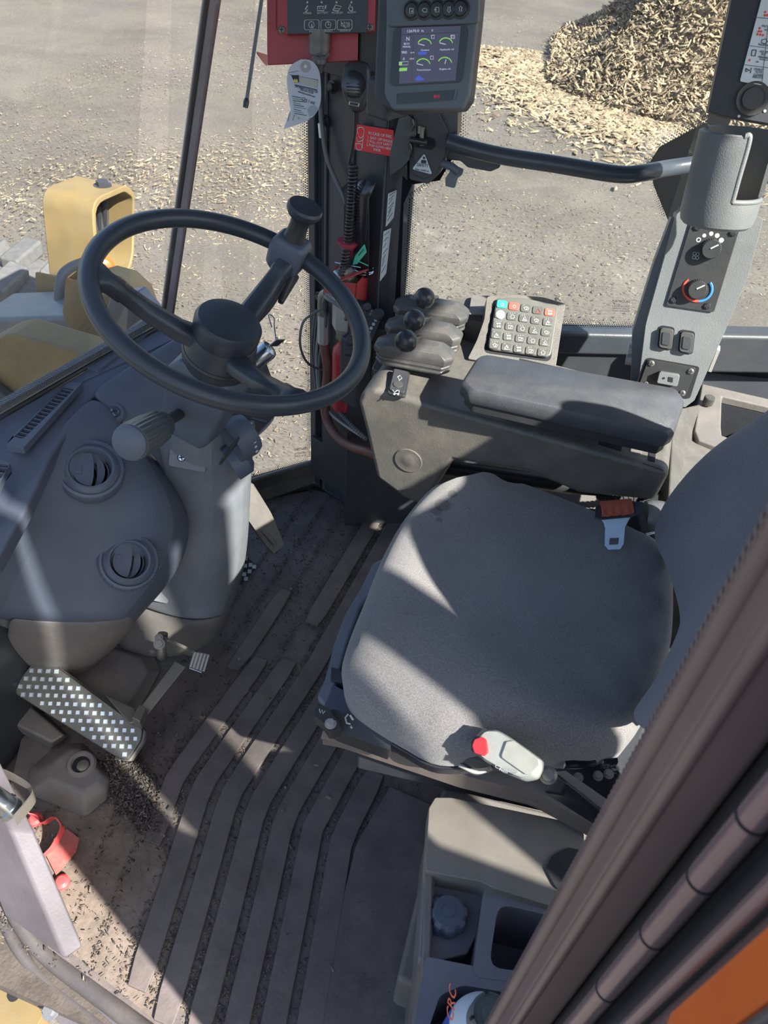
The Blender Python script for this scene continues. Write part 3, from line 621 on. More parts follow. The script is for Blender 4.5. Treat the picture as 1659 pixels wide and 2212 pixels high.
for q, w_ in (((392, 988, .575), .0), ((322, 1280, .19), 0)):
    p = at(*q); pn = V3((.45, -.6, .55)); p = p + (EYE - p).normalized() * .030; CP = Plane(p, pn); u_, v_, a_ = frame(pn)
    link('clip_recess', prism(rrect(CP.P([(368, 960), (382, 957), (452, 985), (443, 1022), (363, 1006)] if q[0] > 380 else [(303, 1262), (318, 1258), (369, 1280), (362, 1305), (304, 1292)]), .15), a_ * -.02), cowl_m, sc_, bevel=.003)
    screw(p + a_ * .0005, pn, .008, steel_m, sc_)
link('shroud_window', prism(rrect([wl(.068, -.03, -.27), wl(.068, .03, -.27), wl(.066, .03, -.3), wl(.066, -.03, -.3)]), WU * .004), black_m, sc_, bevel=.001)
# ignition / stalks on the right of the column
ig = at(578, 757, z=.83)
kc = thing('ignition_switch', ig, 'chrome ignition switch with key beside the steering column', 'switch')
link('barrel', lathe(ig, (.65, .35, .65), [(.016, -.04), (.017, .0), (.015, .006), (.01, .008), (.004, .009)], 24), steel_m, kc)
link('key', boxm(ig + V3((.65, .35, .65)).normalized() * .022, .022, .0025, .02, (.5, .6, -.2), (-.6, .5, .3), (.65, .35, .65)), steel_m, kc, bevel=.001)
link('key_ring', tube([ig + V3((.012, .01, .02)), ig + V3((.0, .03, .03)), ig + V3((-.01, .05, .035)), ig + V3((-.015, .04, .045)), ig + V3((0, .02, .035))], .0012, n=6), steel_m, kc)
dl = thing('dial_switch', at(545, 945, z=.66), 'dark round dial switch on the right side of the steering column', 'switch')
link('housing', lathe(at(528, 940, z=.66), (.45, .75, .2), [(.04, -.03), (.042, .0), (.036, .014), (.02, .018), (.004, .018)], 28), dash_m, dl)
for k in range(7): link('tick', boxm(at(543 + k * 2, 915 + 10 * k, z=.67), .003, .006, .001), white_m, dl)
link('pointer', boxm(at(560, 908, z=.68), .03, .006, .002), black_m, dl)
link('lower_bulge', lathe(at(526, 985, z=.60), (.5, .6, .3), [(.035, -.03), (.035, .0), (.022, .01), (.004, .013)], 24), dash_m, dl)
# ribbed transmission lever
g0 = at(352, 916, z=.80); g1 = at(277, 958, z=.845); gd = (g1 - g0).normalized()
lv = thing('gear_lever', at(395, 888, z=.76), 'black lever with a fat ribbed grip on the left of the steering column', 'lever')
b0 = at(400, 886, z=.755)
link('boot', lathe(b0, gd, [(.036, -.05), (.036, -.03), (.031, -.022), (.034, -.014), (.027, -.008), (.029, 0), (.021, .006), (.022, .012), (.013, .018)], 24), boot_m, lv)
link('stalk', tube([b0, b0.lerp(g0, .6), g0 + gd * .01], .0095), black_m, lv)
gu, gv, ga = frame(gd); L = (g1 - g0).length; rr = []
for h, r in ((0, .019), (.006, .0225), (.018, .0235), (.02, .026), (.05, .028), (L - .02, .029), (L - .006, .0275)):
    R = []
    for i in range(96):
        an = 2 * math.pi * i / 96; f = (1 if (i % 4) < 2 else .93) if .018 < h < L - .01 else 1
        R.append(g0 + ga * h + (gu * math.cos(an) + gv * math.sin(an)) * r * f)
    rr.append(R)
link('grip', loft(rr), mat('grip_plastic', (.10, .115, .135), .3, dust=.05), lv, angle=60)
link('end_cap', lathe(g0 + ga * (L - .008), ga, [(.027, 0), (.026, .006), (.018, .012), (.004, .014)], 32), dash_m, lv)
gp = Plane(g0 + (EYE - g0).normalized() * .024, (EYE - g0))
for ch, q in (('2', (352, 904)), ('3', (358, 922)), ('4', (358, 940))):
    ptxt(gp, ch, q[0] - 3, q[1], q[0] + 5, q[1] + 4, 8, white_m, lv)

# ------------------------------------------------------------------ steering wheel
sw = thing('steering_wheel', WC, 'black three-spoke steering wheel with a spinner knob on its rim', 'steering wheel')
RR = .2055; N = 96
link('rim', loft([[WC + (WU * math.cos(a) + WV * math.sin(a)) * (RR + .0145 * math.cos(b)) + WN * (.0145 * math.sin(b)) for b in [2 * math.pi * j / 14 for j in range(14)]] for a in [2 * math.pi * i / N for i in range(N + 1)]], False, False), wheel_m, sw)
link('hub', lathe(WC, WN, [(.05, -.125), (.056, -.115), (.057, -.09), (.054, -.07), (.052, -.062), (.049, -.06)], 40), wheel_m, sw)
link('horn_cap', lathe(WC, WN, [(.05, -.066), (.0525, -.05), (.0525, -.036), (.048, -.029), (.036, -.026), (.015, -.0245), (.002, -.024)], 48), wheel_m, sw)
link('hub_ring', lathe(WC, WN, [(.0575, -.104), (.059, -.100), (.0575, -.096)], 40, cap=False), black_m, sw)
def spoke(deg, w0=.019, w1=.015):
    a = math.radians(deg); d = WU * math.cos(a) + WV * math.sin(a); s = -WU * math.sin(a) + WV * math.cos(a); rings = []
    for r, h, w_, t in ((.040, -.075, .021, .014), (.07, -.068, w0, .013), (.12, -.045, w0 * .92, .012), (.158, -.022, w1, .011), (.160, -.021, w1 * 1.12, .0125), (.18, -.010, w1 * 1.1, .012), (.19, -.003, w1 * 1.7, .011), (.205, .0, w1 * 2.3, .008)):
        c_ = WC + d * r + WN * h; rings.append([c_ + s * a1 * w_ + (WN * .93 + d * -.36) * (b1 * t) for a1, b1 in ((-1, -.6), (-.55, -1), (.55, -1), (1, -.6), (1, .4), (.62, 1), (-.62, 1), (-1, .4))])
    return link('spoke', loft(rings), wheel_m, sw, angle=50)
for dg in (-150, -36, 88): spoke(dg)
# spinner knob with clamp
kd = math.radians(90); kdv = WU * math.cos(kd) + WV * math.sin(kd); ks = -WU * math.sin(kd) + WV * math.cos(kd)
kn = thing('spinner_knob', WC + kdv * RR, 'black mushroom spinner knob clamped to the far side of the wheel rim', 'knob')
rings = []
for h, a_, b_ in ((-.034, .022, .020), (-.024, .029, .026), (.006, .031, .028), (.020, .029, .026), (.027, .024, .022)):
    rings.append([WC + kdv * (RR - .006) + WN * h + ks * x_ * a_ + kdv * y_ * b_ for x_, y_ in ((-1, -.75), (-.75, -1), (.75, -1), (1, -.75), (1, .75), (.75, 1), (-.75, 1), (-1, .75))])
link('clamp', loft(rings), dash_m, kn, bevel=.003)
link('neck', lathe(WC + kdv * (RR - .004), WN, [(.020, .024), (.0175, .034), (.0155, .05), (.016, .062), (.02, .07)], 28), black_m, kn)
link('knob', lathe(WC + kdv * (RR - .004), WN, [(.016, .064), (.025, .071), (.029, .078), (.0295, .084), (.027, .088), (.018, .087), (.008, .0855), (.001, .0853)], 36), wheel_m, kn)
link('arm', tube([WC + kdv * .17 + WN * -.035 + ks * -.012, WC + kdv * .115 + WN * -.06 + ks * -.016, WC + kdv * .06 + WN * -.08 + ks * -.012], [.011, .009, .006]), black_m, kn)
link('arm', tube([WC + kdv * .19 + WN * -.03 + ks * -.02, WC + kdv * .14 + WN * -.055 + ks * -.03], [.013, .005]), black_m, kn)

# ------------------------------------------------------------------ pedals
pdl = thing('brake_pedal', at(170, 1530, z=.1), 'wide diamond-studded steel brake pedal at the lower left', 'pedal')
PA, PB, PC = at(90, 1424, z=.165), at(305, 1578, z=.105), at(34, 1486, z=.135)
pn_ = (PB - PA).cross(PC - PA).normalized(); pn_ = pn_ if pn_.z > 0 else -pn_; PP = Plane(PA, pn_)
out = rrect(PP.P([(76, 1422), (98, 1422), (308, 1576), (304, 1600), (276, 1642), (258, 1640), (34, 1500), (32, 1482)]), .22, 3)
cc = sum(out, V3()) / len(out)
link('plate', prism(out, pn_ * -.012), mat('pedal_steel', (.07, .08, .078), .4, .55, dust=.25, scale=18), pdl, bevel=.002)
link('rubber_edge', prism([cc + (p - cc) * 1.03 - pn_ * .008 for p in out], pn_ * -.02), tub_m, pdl, bevel=.004)
inn = [cc + (p - cc) * .955 for p in out]
sm2 = None; c0 = (443, 1539)
base = (250 * 0 + 0, 0)
def inside(x, y, poly):
    r = False; j = len(poly) - 1
    for i in range(len(poly)):
        if (poly[i][1] > y) != (poly[j][1] > y) and x < (poly[j][0] - poly[i][0]) * (y - poly[i][1]) / (poly[j][1] - poly[i][1]) + poly[i][0]: r = not r
        j = i
    return r
ppoly = [(80, 1430), (97, 1430), (299, 1578), (296, 1598), (272, 1634), (258, 1632), (42, 1497), (40, 1484)]
ex = (PP.p(151, 1540) - PP.p(133, 1539)); ey = PP.p(145, 1557) - PP.p(133, 1539)
pu = (PP.p(151, 1540) - PP.p(133, 1540)).normalized(); pv2 = pn_.cross(pu)
q = [a_ * .0052 * pu + b_ * .0052 * pv2 for a_, b_ in ((-1, -1), (1, -1), (1, 1), (-1, 1))]; q2 = [v_ * .72 + pn_ * .0022 for v_ in q]
stud_me = mesh([v_ - pn_ * .0005 for v_ in q] + q2, [[0, 1, 2, 3], [4, 5, 6, 7], [0, 1, 5, 4], [1, 2, 6, 5], [2, 3, 7, 6], [3, 0, 4, 7]])
stud_m = mat('polished_stud', (.62, .7, .74), .3, .6, bump=0); first = None
for j in range(-14, 15):
    for i in range(-14, 15):
        x = 133 + i * 17.8 - j * 12.0 + (j // 1) * 0; y = 1538 + i * .6 + j * 17.0
        if inside(x, y, ppoly):
            if first is None:
                first = link('stud', stud_me, stud_m, pdl, smooth=False); first.matrix_world = Matrix.Translation(PP.p(x, y)); 
            else:
                o = first.copy(); COL.objects.link(o); o.matrix_world = Matrix.Translation(PP.p(x, y))
# pedal arm and block
link('arm', loft([[at(x, y, z=z) for x, y, z in r] for r in (((378, 1428, .16), (402, 1440, .16), (398, 1442, .13), (374, 1430, .13)), ((288, 1548, .12), (306, 1560, .12), (304, 1563, .09), (286, 1551, .09)))]), worn_m, pdl, bevel=.002)
link('pivot_block', prism(A((300, 1520, .15), (316, 1528, .15), (302, 1560, .15), (284, 1550, .15)), (0, 0, -.03)), worn_m, pdl, bevel=.003)
link('arm_bracket', prism(A((226, 1500, .13), (292, 1530, .13), (290, 1560, .13), (280, 1562, .13)), (0, 0, -.008)), worn_m, pdl, bevel=.002)
sp2 = thing('small_pedal', at(430, 1430, z=.09), 'small ribbed silver pedal on a bent arm at the foot of the column', 'pedal')
link('arm', loft([[at(x, y, z=z) for x, y, z in r] for r in (((338, 1376, .2), (344, 1368, .2), (350, 1392, .17), (340, 1396, .17)), ((362, 1384, .2), (366, 1378, .2), (366, 1400, .17), (358, 1402, .17)), ((414, 1410, .15), (422, 1404, .15), (420, 1420, .13), (410, 1418, .13)))]), worn_m, sp2, bevel=.002)
link('pivot', tube(A((352, 1368, .19), (348, 1410, .15), (352, 1418, .13)), .011), worn_m, sp2)
bolt(at(344, 1391, z=.205), (.3, -.5, .8), .008, worn_m, sp2); bolt(at(343, 1378, z=.21), (.3, -.5, .8), .006, worn_m, sp2)
K = [(421, 1407), (453, 1413), (446, 1446), (436, 1454), (408, 1444), (410, 1436)]
KP = Plane(at(430, 1430, z=.13), (.45, -.3, .8)); link('pad', prism(rrect(KP.P(K), .15), KP.n * -.014), steel_m, sp2, bevel=.002)
padsil_m = mat('pad_silver', (.62, .6, .56), .4, .5, bump=0)
for k in range(5):
    t0 = (421 + 7.4 * k, 1409 + 1.4 * k); t1 = (411 + 7.2 * k, 1440 + 2.6 * k)
    link('pad_rib', tube([KP.p(*t0), KP.p(*t1)], .0026, n=8, sm=False), padsil_m, sp2)
ap = thing('accelerator_pedal', at(570, 1130, z=.1), 'scuffed accelerator pedal behind the steering column', 'pedal')
link('pad', prism(rrect(A((522, 1030, .27), (548, 1046, .26), (586, 1108, .17), (613, 1172, .09), (612, 1180, .08), (592, 1196, .06), (570, 1172, .09), (527, 1110, .17), (520, 1080, .22)), .12), (-.01, .01, -.016)), tub_m, ap, bevel=.003)
for k in range(4):
    a = at(562 + k * 9, 1150 - k * 10, z=.122 + k * .006); b = at(590 + k * 6, 1186 - k * 9, z=.086 + k * .002); link('tread_rib', tube([a, b], .003, n=6, sm=False), tub_m, ap)
hp = thing('second_brake_pedal', at(535, 1230, z=.08), 'dark diamond-studded pedal peeking out right of the steering column', 'pedal')
HP = Plane(at(535, 1230, z=.09), (.4, -.35, .8)); link('plate', prism(rrect(HP.P([(500, 1180), (525, 1194), (554, 1222), (552, 1230), (523, 1262), (500, 1262)]), .1), HP.n * -.012), dsteel_m, hp, bevel=.002)
for x, y in ((530, 1206), (529, 1222), (541, 1220), (527, 1240), (539, 1234), (549, 1224), (531, 1250), (518, 1214), (517, 1232)):
    o = first.copy(); COL.objects.link(o); o.parent = hp; o.matrix_parent_inverse = hp.matrix_world.inverted(); o.matrix_world = Matrix.Translation(HP.p(x, y, .001))
# cover with an eye-shaped hole
cv = thing('floor_cover', at(160, 1660, z=.03), 'moulded grey floor cover with a torn oval hole at the lower left', 'cover')
cvr = [A((150, 1606, .0), (180, 1604, .0), (245, 1680, .0), (238, 1720, .0), (185, 1765, .0), (60, 1715, .0), (66, 1660, .0), (105, 1625, .0)),
       A((150, 1608, .03), (178, 1610, .03), (236, 1682, .03), (228, 1706, .03), (182, 1742, .03), (80, 1700, .03), (84, 1662, .03), (112, 1632, .03)),
       A((158, 1618, .05), (176, 1620, .05), (220, 1672, .05), (212, 1690, .05), (178, 1712, .05), (104, 1682, .05), (106, 1655, .05), (124, 1636, .05))]
link('shell', loft(cvr, False, True), tub_m, cv, bevel=.008)
p = at(175, 1650, z=.055); link('hole_rim', lathe(p, (0.1, -.1, 1), [(.03, -.004), (.026, .003), (.02, .004), (.017, -.002)], 24, cap=False), tub_m, cv)
link('hole', lathe(p + W(-.004, 0, 0), (0, 0, 1), [(.0185, -.004), (.0185, -.0005)], 24), dark_m, cv)
link('bolt_head', lathe(p + W(.006, -.002, 0), (0, 0, 1), [(.013, -.003), (.012, .002), (.004, .004)], 20), worn_m, cv)
hang('floor_wedge', loft([A((0, 1490, .0), (50, 1500, .0), (150, 1590, .0), (110, 1620, .0), (0, 1560, .0)), A((0, 1500, .05), (45, 1508, .05), (140, 1588, .04), (112, 1604, .04), (0, 1550, .05))]), tub_m, 'dusty floor block under the left edge of the studded pedal', 'block', bevel=.006)
# ------------------------------------------------------------------ front right post and what hangs on it
F1, F2, F3 = W(-.69, 1.62, 0), W(-.487, 1.533, 0), W(-.438, 1.575, 0)
pf = (F2 - F1).normalized(); pn3 = V3((pf.y, -pf.x, 0)); FA = Plane(F1, pn3)
bk = V3((-.035, .12, 0))
post = struct('trim_7', prism([F1 + W(0, 0, 0), F1.lerp(F2, .17), F1.lerp(F2, .17) + pn3 * -.0, F2, F3, F3 + bk, F1 + bk], (0, 0, 1.95)), post_m, bevel=.012)
def strip(a, b, off, z0, z1, m=post_m, name='channel_edge'):
    A_, B_ = F1.lerp(F2, a), F1.lerp(F2, b); return link(name, prism([A_ + W(0, 0, z0), B_ + W(0, 0, z0), B_ + pn3 * off + W(0, 0, z0), A_ + pn3 * off + W(0, 0, z0)], (0, 0, z1 - z0)), m, post, bevel=.003)
strip(.0, .10, .012, .05, 1.9); strip(.20, .24, .006, .05, 1.9); strip(.56, .60, .006, .3, 1.9); strip(.84, 1.0, .008, .1, 1.9)
strip(.3, .95, .03, .07, .42, panel_m, 'foot_cover'); strip(.05, .28, .02, .06, .2, panel_m, 'foot_cover')
for x, y in ((718, 188), (702, 262), (690, 640), (683, 945)): bolt(FA.p(x, y, .008), pn3, .0085, dsteel_m, post)
strip(.08, .55, .012, 1.13, 1.28, panel_m, 'mounting_plate')
dots(w2, W(-.705, 1.625, .1), W(-.700, 1.625, 1.9), (-.6, -.5, 0), 5)
dots(w2, W(-.845, 1.46, .095), W(-.70, 1.615, .095), (0, 0, 1), 4)
for t_, y_, h_ in (('KAMIGLAS', 974, 6), ('LAMINATED', 982, 4), ('DOT 212', 988, 4)):
    ptxt(Plane(W(-.705, 1.61, .1), (.6, -.75, 0)), t_, 636, y_, 660, y_ - 3, h_, ink_m, w2, .004)
F2P = Plane(F2, (F3 - F2).cross(W(0, 0, 1)))
s = F2P.n if F2P.n.dot(EYE - F2) > 0 else -F2P.n; F2P = Plane(F2, s)
for q, nm in (([(838, 418), (857, 410), (850, 470), (833, 490)], 'wiring diagram sticker, upper white label on the post'), ([(828, 500), (845, 492), (834, 590), (820, 608)], 'white text sticker, lower label on the post')):
    st = hang('sticker', prism(rrect(F2P.P(q, .003), .1), F2P.n * .001), label_m, nm, 'sticker', 'white stickers on the post')
    for k in range(7):
        f = (k + .7) / 8; a = [q[0][i] * (1 - f) + q[3][i] * f for i in (0, 1)]; b = [q[1][i] * (1 - f) + q[2][i] * f for i in (0, 1)]
        link('print_line', tube([F2P.p(a[0] + 3, a[1] - 1, .0045), F2P.p(b[0] - 3 - (k % 3) * 2, b[1] - 1, .0045)], .0007, n=4, sm=False), wire_m, st)
# fire warning sticker
FS = Plane(FA.p(810, 300, .012), FA.n)
fs = hang('fire_sticker', prism(rrect(FS.P([(769, 268), (851, 281), (849, 338), (766, 323)]), .05), FS.n * .001), mat('sticker_red', (.75, .03, .05), .4, bump=0), 'red fire instruction sticker wrapped on the post', 'sticker')
for t_, x0, y0, x1, y1, h in (('IN CASE OF FIRE', 796, 290, 846, 299, 7), ('1. SHUT OFF ENGINE', 794, 299, 848, 309, 6), ('2. PULL OUT SAFETY', 793, 307, 848, 317, 6), ('3. PUSH DOWN HAND', 792, 315, 848, 325, 6), ('KNOB', 807, 325, 822, 328, 6)):
    ptxt(FS, t_, x0, y0, x1, y1, h, white_m, fs, .0015)
for pts in ([(774, 290), (772, 280), (778, 275), (786, 278), (786, 290), (780, 298), (775, 294)], [(770, 296), (774, 306), (784, 302), (786, 294)], [(769, 310), (771, 322), (780, 323), (781, 312), (769, 310)], [(784, 300), (783, 320)]):
    link('pictogram', tube(FS.P(pts, .0015), .0007, n=4), white_m, fs)
# curved sheet bracket on the post
cb_ = hang('sheet_bracket', loft([[FA.p(x, y, o) for x, y, o in r] for r in (((742, 405, .02), (760, 388, .03), (790, 386, .045), (812, 396, .05)), ((746, 440, .02), (762, 430, .04), (780, 428, .05), (798, 430, .05)), ((744, 620, .02), (760, 600, .035), (775, 600, .04), (797, 600, .04)))], False, False, closed=False), dsteel_m, 'dark curved sheet bracket behind the coiled cord', 'bracket')
md = cb_.modifiers.new('s', 'SOLIDIFY'); md.thickness = .003
# ---- fire suppression panel
FP = Plane(at(700, 60, y=1.46), (.24, -.93, .26)); n_ = FP.n
fp = thing('fire_control_box', FP.p(690, 60), 'red fire suppression control box on the post, left of the monitor', 'control box')
link('bracket', prism(FP.P([(576, -40), (775, -40), (773, 132), (577, 141)], -.035), n_ * -.004), red_m, fp, bevel=.002)
link('bracket_lip', prism([FP.p(577, 141, -.038), FP.p(577, 118, -.038), FP.p(554, 111, -.10), FP.p(554, 113, -.10), FP.p(570, 135, -.10)], W(0, 0, -.002)), red_m, fp)
link('case', prism(rrect(FP.P([(576, -60), (812, -60), (808, 68), (618, 75), (578, 50)], -.0), .05), n_ * -.03), red_m, fp, bevel=.005)
link('face_plate', prism(FP.P([(621, -60), (797, -60), (793, 71), (622, 74)], .0), n_ * .0035), mat('panel_face', (.045, .052, .062), .45, bump=0), fp, bevel=.001)
link('side_ridge', prism(FP.P([(578, -60), (597, -60), (598, 66), (579, 46)], .0), n_ * .006), redd_m, fp, bevel=.002)
for x, y in ((609, 64), (799, 59)): screw(FP.p(x, y, .001), n_, .006, worn_m, fp)
icx = mat('panel_print', (.62, .66, .62), .6, bump=0)
for t_, x, y in (('POWER', 655, 31), ('BATTERY', 685, 30), ('PROBLEM', 716, 30), ('ALARM', 750, 29)): ptxt(FP, t_, x, y, x + 3.2 * len(t_) + 2, y - .3, 5, icx, fp, .0042)
for t_, x, y in (('INFO', 668, 70), ('RESET', 701, 69), ('SILENCE', 733, 68)): ptxt(FP, t_, x, y, x + 3.2 * len(t_) + 2, y - .3, 5, icx, fp, .0042)
def pline(pl, pts, off, m, parent, r=.0006, name='icon', closed=False):
    if closed: pts = pts + [pts[0]]
    return link(name, tube(pl.P(pts, off), r, n=4, sm=False), m, parent, smooth=False)
pline(FP, [(665, 12), (659, 21), (665, 20), (660, 27)], .0042, icx, fp, .0012)
pline(FP, [(686, 14), (700, 14), (700, 23), (686, 23)], .0042, icx, fp, .0009, closed=True); pline(FP, [(704, 11), (703, 19)], .0042, icx, fp, .0012); pline(FP, [(689, 18), (692, 18)], .0042, icx, fp); pline(FP, [(695, 18), (698, 18)], .0042, icx, fp)
pline(FP, [(719, 22), (725, 11), (737, 14), (731, 24)], .0042, icx, fp, .0009, closed=True); pline(FP, [(722, 18), (733, 19)], .0042, icx, fp)
pline(FP, [(757, 24), (753, 18), (757, 9), (758, 16), (761, 15), (762, 21), (758, 25)], .0042, icx, fp, .0009)
for x in (664, 695, 727, 759): link('indicator_lamp', lathe(FP.p(x, 5, .004), n_, [(.0018, 0), (.0012, .0012)], 10), icx, fp)
for k, x in enumerate((657, 693, 728)):
    q = rrect(FP.P([(x, 43), (x + 33, 42), (x + 33, 64), (x, 65)], .0042), .25); c_ = sum(q, V3()) / len(q)
    bt = link('button', ringplate(q, [c_ + (p - c_) * .93 for p in q], n_ * .0006), icx, fp, smooth=False)
    r_ = .0035
    if k < 2: link('icon', ringplate(ringpts(FP.p(x + 16, 53.5, .0042), *frame(n_)[:2], r_ * 1.5, 20), ringpts(FP.p(x + 16, 53.5, .0042), *frame(n_)[:2], r_ * 1.25, 20), n_ * .0005), icx, bt)
    if k == 0: ptxt(FP, 'i', x + 14, 59, x + 18, 59, 9, icx, bt, .0045)
    if k == 1: pline(FP, [(x + 16, 47), (x + 16, 54), (x + 20, 54)], .0045, icx, bt)
    if k == 2:
        pline(FP, [(x + 9, 51), (x + 12, 51), (x + 17, 47), (x + 17, 60), (x + 12, 56), (x + 9, 56)], .0045, icx, bt, closed=True); pline(FP, [(x + 8, 46), (x + 19, 61)], .0045, icx, bt)
        for d in (3, 6, 9): pline(FP, [(x + 17 + d, 48), (x + 19 + d, 53), (x + 17 + d, 59)], .0045, icx, bt)
cn = hang('cable_connector', lathe(FP.p(690, 74, -.012), W(.02, -.1, -1), [(.019, -.01), (.020, .008), (.0185, .012), (.0195, .02), (.018, .03), (.0135, .034), (.014, .045), (.010, .05), (.008, .06)], 24), mat('zinc', (.2, .2, .2), .5, .5), 'grey round cable connector under the fire panel', 'connector')
hang('tag_wire', tube(FP.P([(672, 132), (685, 118), (700, 124), (712, 116), (700, 128), (684, 126)], .006), .0012, n=6), wire_m, 'thin twisted wire holding the inspection tag', 'wire')
# inspection tag: curled paper
TP = Plane(FP.p(655, 200, .02), (.1, -.85, .5))
tg = thing('inspection_tag', TP.p(655, 130), 'curled white inspection tag hanging under the fire panel', 'tag')
TL = [(650, 128), (628, 142), (620, 165), (622, 200), (628, 236), (640, 250), (662, 257), (680, 248), (692, 222), (693, 185), (688, 150), (672, 131)]
link('paper', prism(smoothpath(TP.P(TL) + [TP.p(*TL[0])], 4)[:-1], TP.n * -.0006), paper_m, tg)
link('eyelet', lathe(TP.p(660, 144), TP.n, [(.0095, 0), (.0095, .0006), (.003, .0008)], 20), mat('eyelet', (.45, .4, .37), .7, bump=0), tg)
link('eyelet_hole', lathe(TP.p(660, 144, .001), TP.n, [(.003, 0), (.003, .0004)], 14), white_m, tg)
link('logo', prism(TP.P([(629, 163), (645, 162), (646, 178), (636, 179)], .0006), TP.n * .0003), ink_m, tg)
link('logo_flame', prism(TP.P([(633, 178), (633, 171), (635, 174), (637, 169), (639, 174), (641, 170), (643, 173), (644, 178)], .001), TP.n * .0003), mat('flame_print', (.8, .6, .2), .6, bump=0), tg)
link('logo_block', prism(TP.P([(647, 163), (686, 174), (685, 190), (647, 180)], .0006), TP.n * .0003), mat('faded_print', (.52, .5, .42), .6, bump=0), tg)
link('logo_bar', prism(TP.P([(636, 182), (685, 193), (685, 196), (637, 185)], .0006), TP.n * .0003), mat('purple_print', (.12, .1, .16), .6, bump=0), tg)
for t_, x0, y0, x1, y1, h in (('For Repairs or Service Call', 637, 188, 685, 201, 5), ('300-641-0100', 648, 195, 676, 203, 4), ('www.keystonefire.com', 643, 199, 680, 211, 4.5)): ptxt(TP, t_, x0, y0, x1, y1, h, ink_m, tg, .0008)
pline(TP, [(624, 157), (645, 153)], .0008, ink_m, tg, .0003); pline(TP, [(625, 161), (688, 173)], .0008, ink_m, tg, .0003)
for k in range(9): pline(TP, [(631 + k * .6, 208 + k * 4.6), (650 + (k % 3) * 6, 211 + k * 4.8)], .0008, ink_m, tg, .0003 if k % 2 else .0005)
ptxt(TP, 'CH / ml', 650, 216, 678, 226, 8, ink_m, tg, .0009)
link('stamp', prism(smoothpath(TP.P([(664, 236), (672, 228), (684, 232), (682, 246), (668, 252)], .0006), 3), TP.n * .0002), mat('stamp_grey', (.35, .38, .4), .7, bump=0), tg)
t2 = TP.P([(628, 236), (612, 279), (640, 270), (670, 258), (640, 250)], -.004)
f_ = link('folded_corner', prism(t2, TP.n * -.0006), paper_m, tg)
for a, b in (((622, 262), (626, 243)), ((632, 260), (636, 248)), ((644, 258), (646, 251))): pline(TP, [a, b], -.0032, ink_m, tg, .0004)
gc = thing('fire_panel_cable', FA.p(690, 300), 'thin grey cable running down the post from the fire panel', 'cable')
link('cable', tube([FP.p(692, 150, -.03), FA.p(692, 215, .02), FA.p(695, 270, .02), FA.p(706, 340, .02), FA.p(726, 390, .02), FA.p(745, 430, .02), FA.p(752, 470, .018), FA.p(748, 560, .02)], .0048), wire_m, gc)
link('cable_label', tube([FA.p(692, 266, .02), FA.p(695, 297, .02)], .0056, sm=False), white_m, gc)
# antenna
hang('antenna', tube([at(532, 222, x=-.6).lerp(at(562, 20, x=-.6), k) for k in (6.0, 1.0, 0.0)], .0028, sm=False), wire_m, 'thin black whip antenna hanging down beside the fire panel', 'antenna')
hang('antenna_tip', tube([at(533, 212, x=-.6), at(532, 220, x=-.6), at(530, 232, x=-.6)], [.003, .0045, .004]), black_m, 'rubber tip at the lower end of the whip antenna', 'antenna tip')
# ---- hand microphone, clip and coiled cord
MP = Plane(FA.p(768, 200, .09), (.25, -.93, .3))
mc = thing('hand_microphone', MP.p(766, 190), 'black hand microphone clipped to the post between panel and monitor', 'microphone')
mo = [(744, 140), (760, 131), (790, 133), (799, 150), (799, 200), (785, 236), (771, 243), (758, 238), (744, 214), (737, 180)]
cm_ = sum(MP.P(mo), V3()) / len(mo)
def sc(l, k, off): return [cm_ + (p - cm_) * k + MP.n * off for p in l]
mp_ = smoothpath(MP.P(mo) + [MP.p(*mo[0])], 3)[:-1]
link('body', loft([sc(mp_, .9, -.03), sc(mp_, 1, -.024), sc(mp_, 1, -.008), sc(mp_, .93, 0), sc(mp_, .8, .003)]), black_m, mc)
link('grille', lathe(MP.p(764, 182, .002), MP.n, [(.023, -.002), (.022, .003), (.016, .005), (.002, .006)], 28), dsteel_m, mc)
for k in range(7): link('grille_slot', tube([MP.p(748 + abs(3 - k), 166 + k * 7, .0075 - abs(3 - k) * .0006), MP.p(780 - abs(3 - k), 168 + k * 7, .0075 - abs(3 - k) * .0006)], .0009, n=6, sm=False), dark_m, mc)
q = rrect(MP.P([(754, 219), (777, 223), (775, 231), (753, 226)], .004), .3); c_ = sum(q, V3()) / len(q)
link('badge_frame', ringplate(q, [c_ + (p - c_) * .8 for p in q], MP.n * .001), label_m, mc)
link('hanger_clip', boxm(MP.p(800, 190, -.04), .03, .05, .03, pf, W(0, 0, 1), pn3), panel_m, mc, bevel=.004)
cd = thing('coiled_cord', FA.p(755, 450, .05), 'black coiled microphone cord hanging down the post', 'cord')
link('lead', tube([MP.p(768, 242, -.012), FA.p(766, 290, .07), FA.p(758, 335, .06), FA.p(755, 352, .055), FA.p(762, 352, .05)], .0032), black_m, cd)
ax_ = smoothpath([FA.p(764, 356, .055), FA.p(762, 400, .055), FA.p(757, 470, .055), FA.p(751, 530, .058), FA.p(742, 580, .065), FA.p(736, 600, .065)], 30)
L = [0]
for i in range(1, len(ax_)): L.append(L[-1] + (ax_[i] - ax_[i - 1]).length)
turns = 34; hp_ = []
for i in range(turns * 12 + 1):
    s_ = L[-1] * i / (turns * 12); j = min(np.searchsorted(L, s_), len(ax_) - 1); j = max(j, 1); f = (s_ - L[j - 1]) / (L[j] - L[j - 1]); c_ = ax_[j - 1].lerp(ax_[j], f); a = 2 * math.pi * i / 12
    hp_.append(c_ + (pf * math.cos(a) + pn3 * math.sin(a)) * .0082)
link('coil', tube(hp_, .0024, n=6, sm=False), black_m, cd)
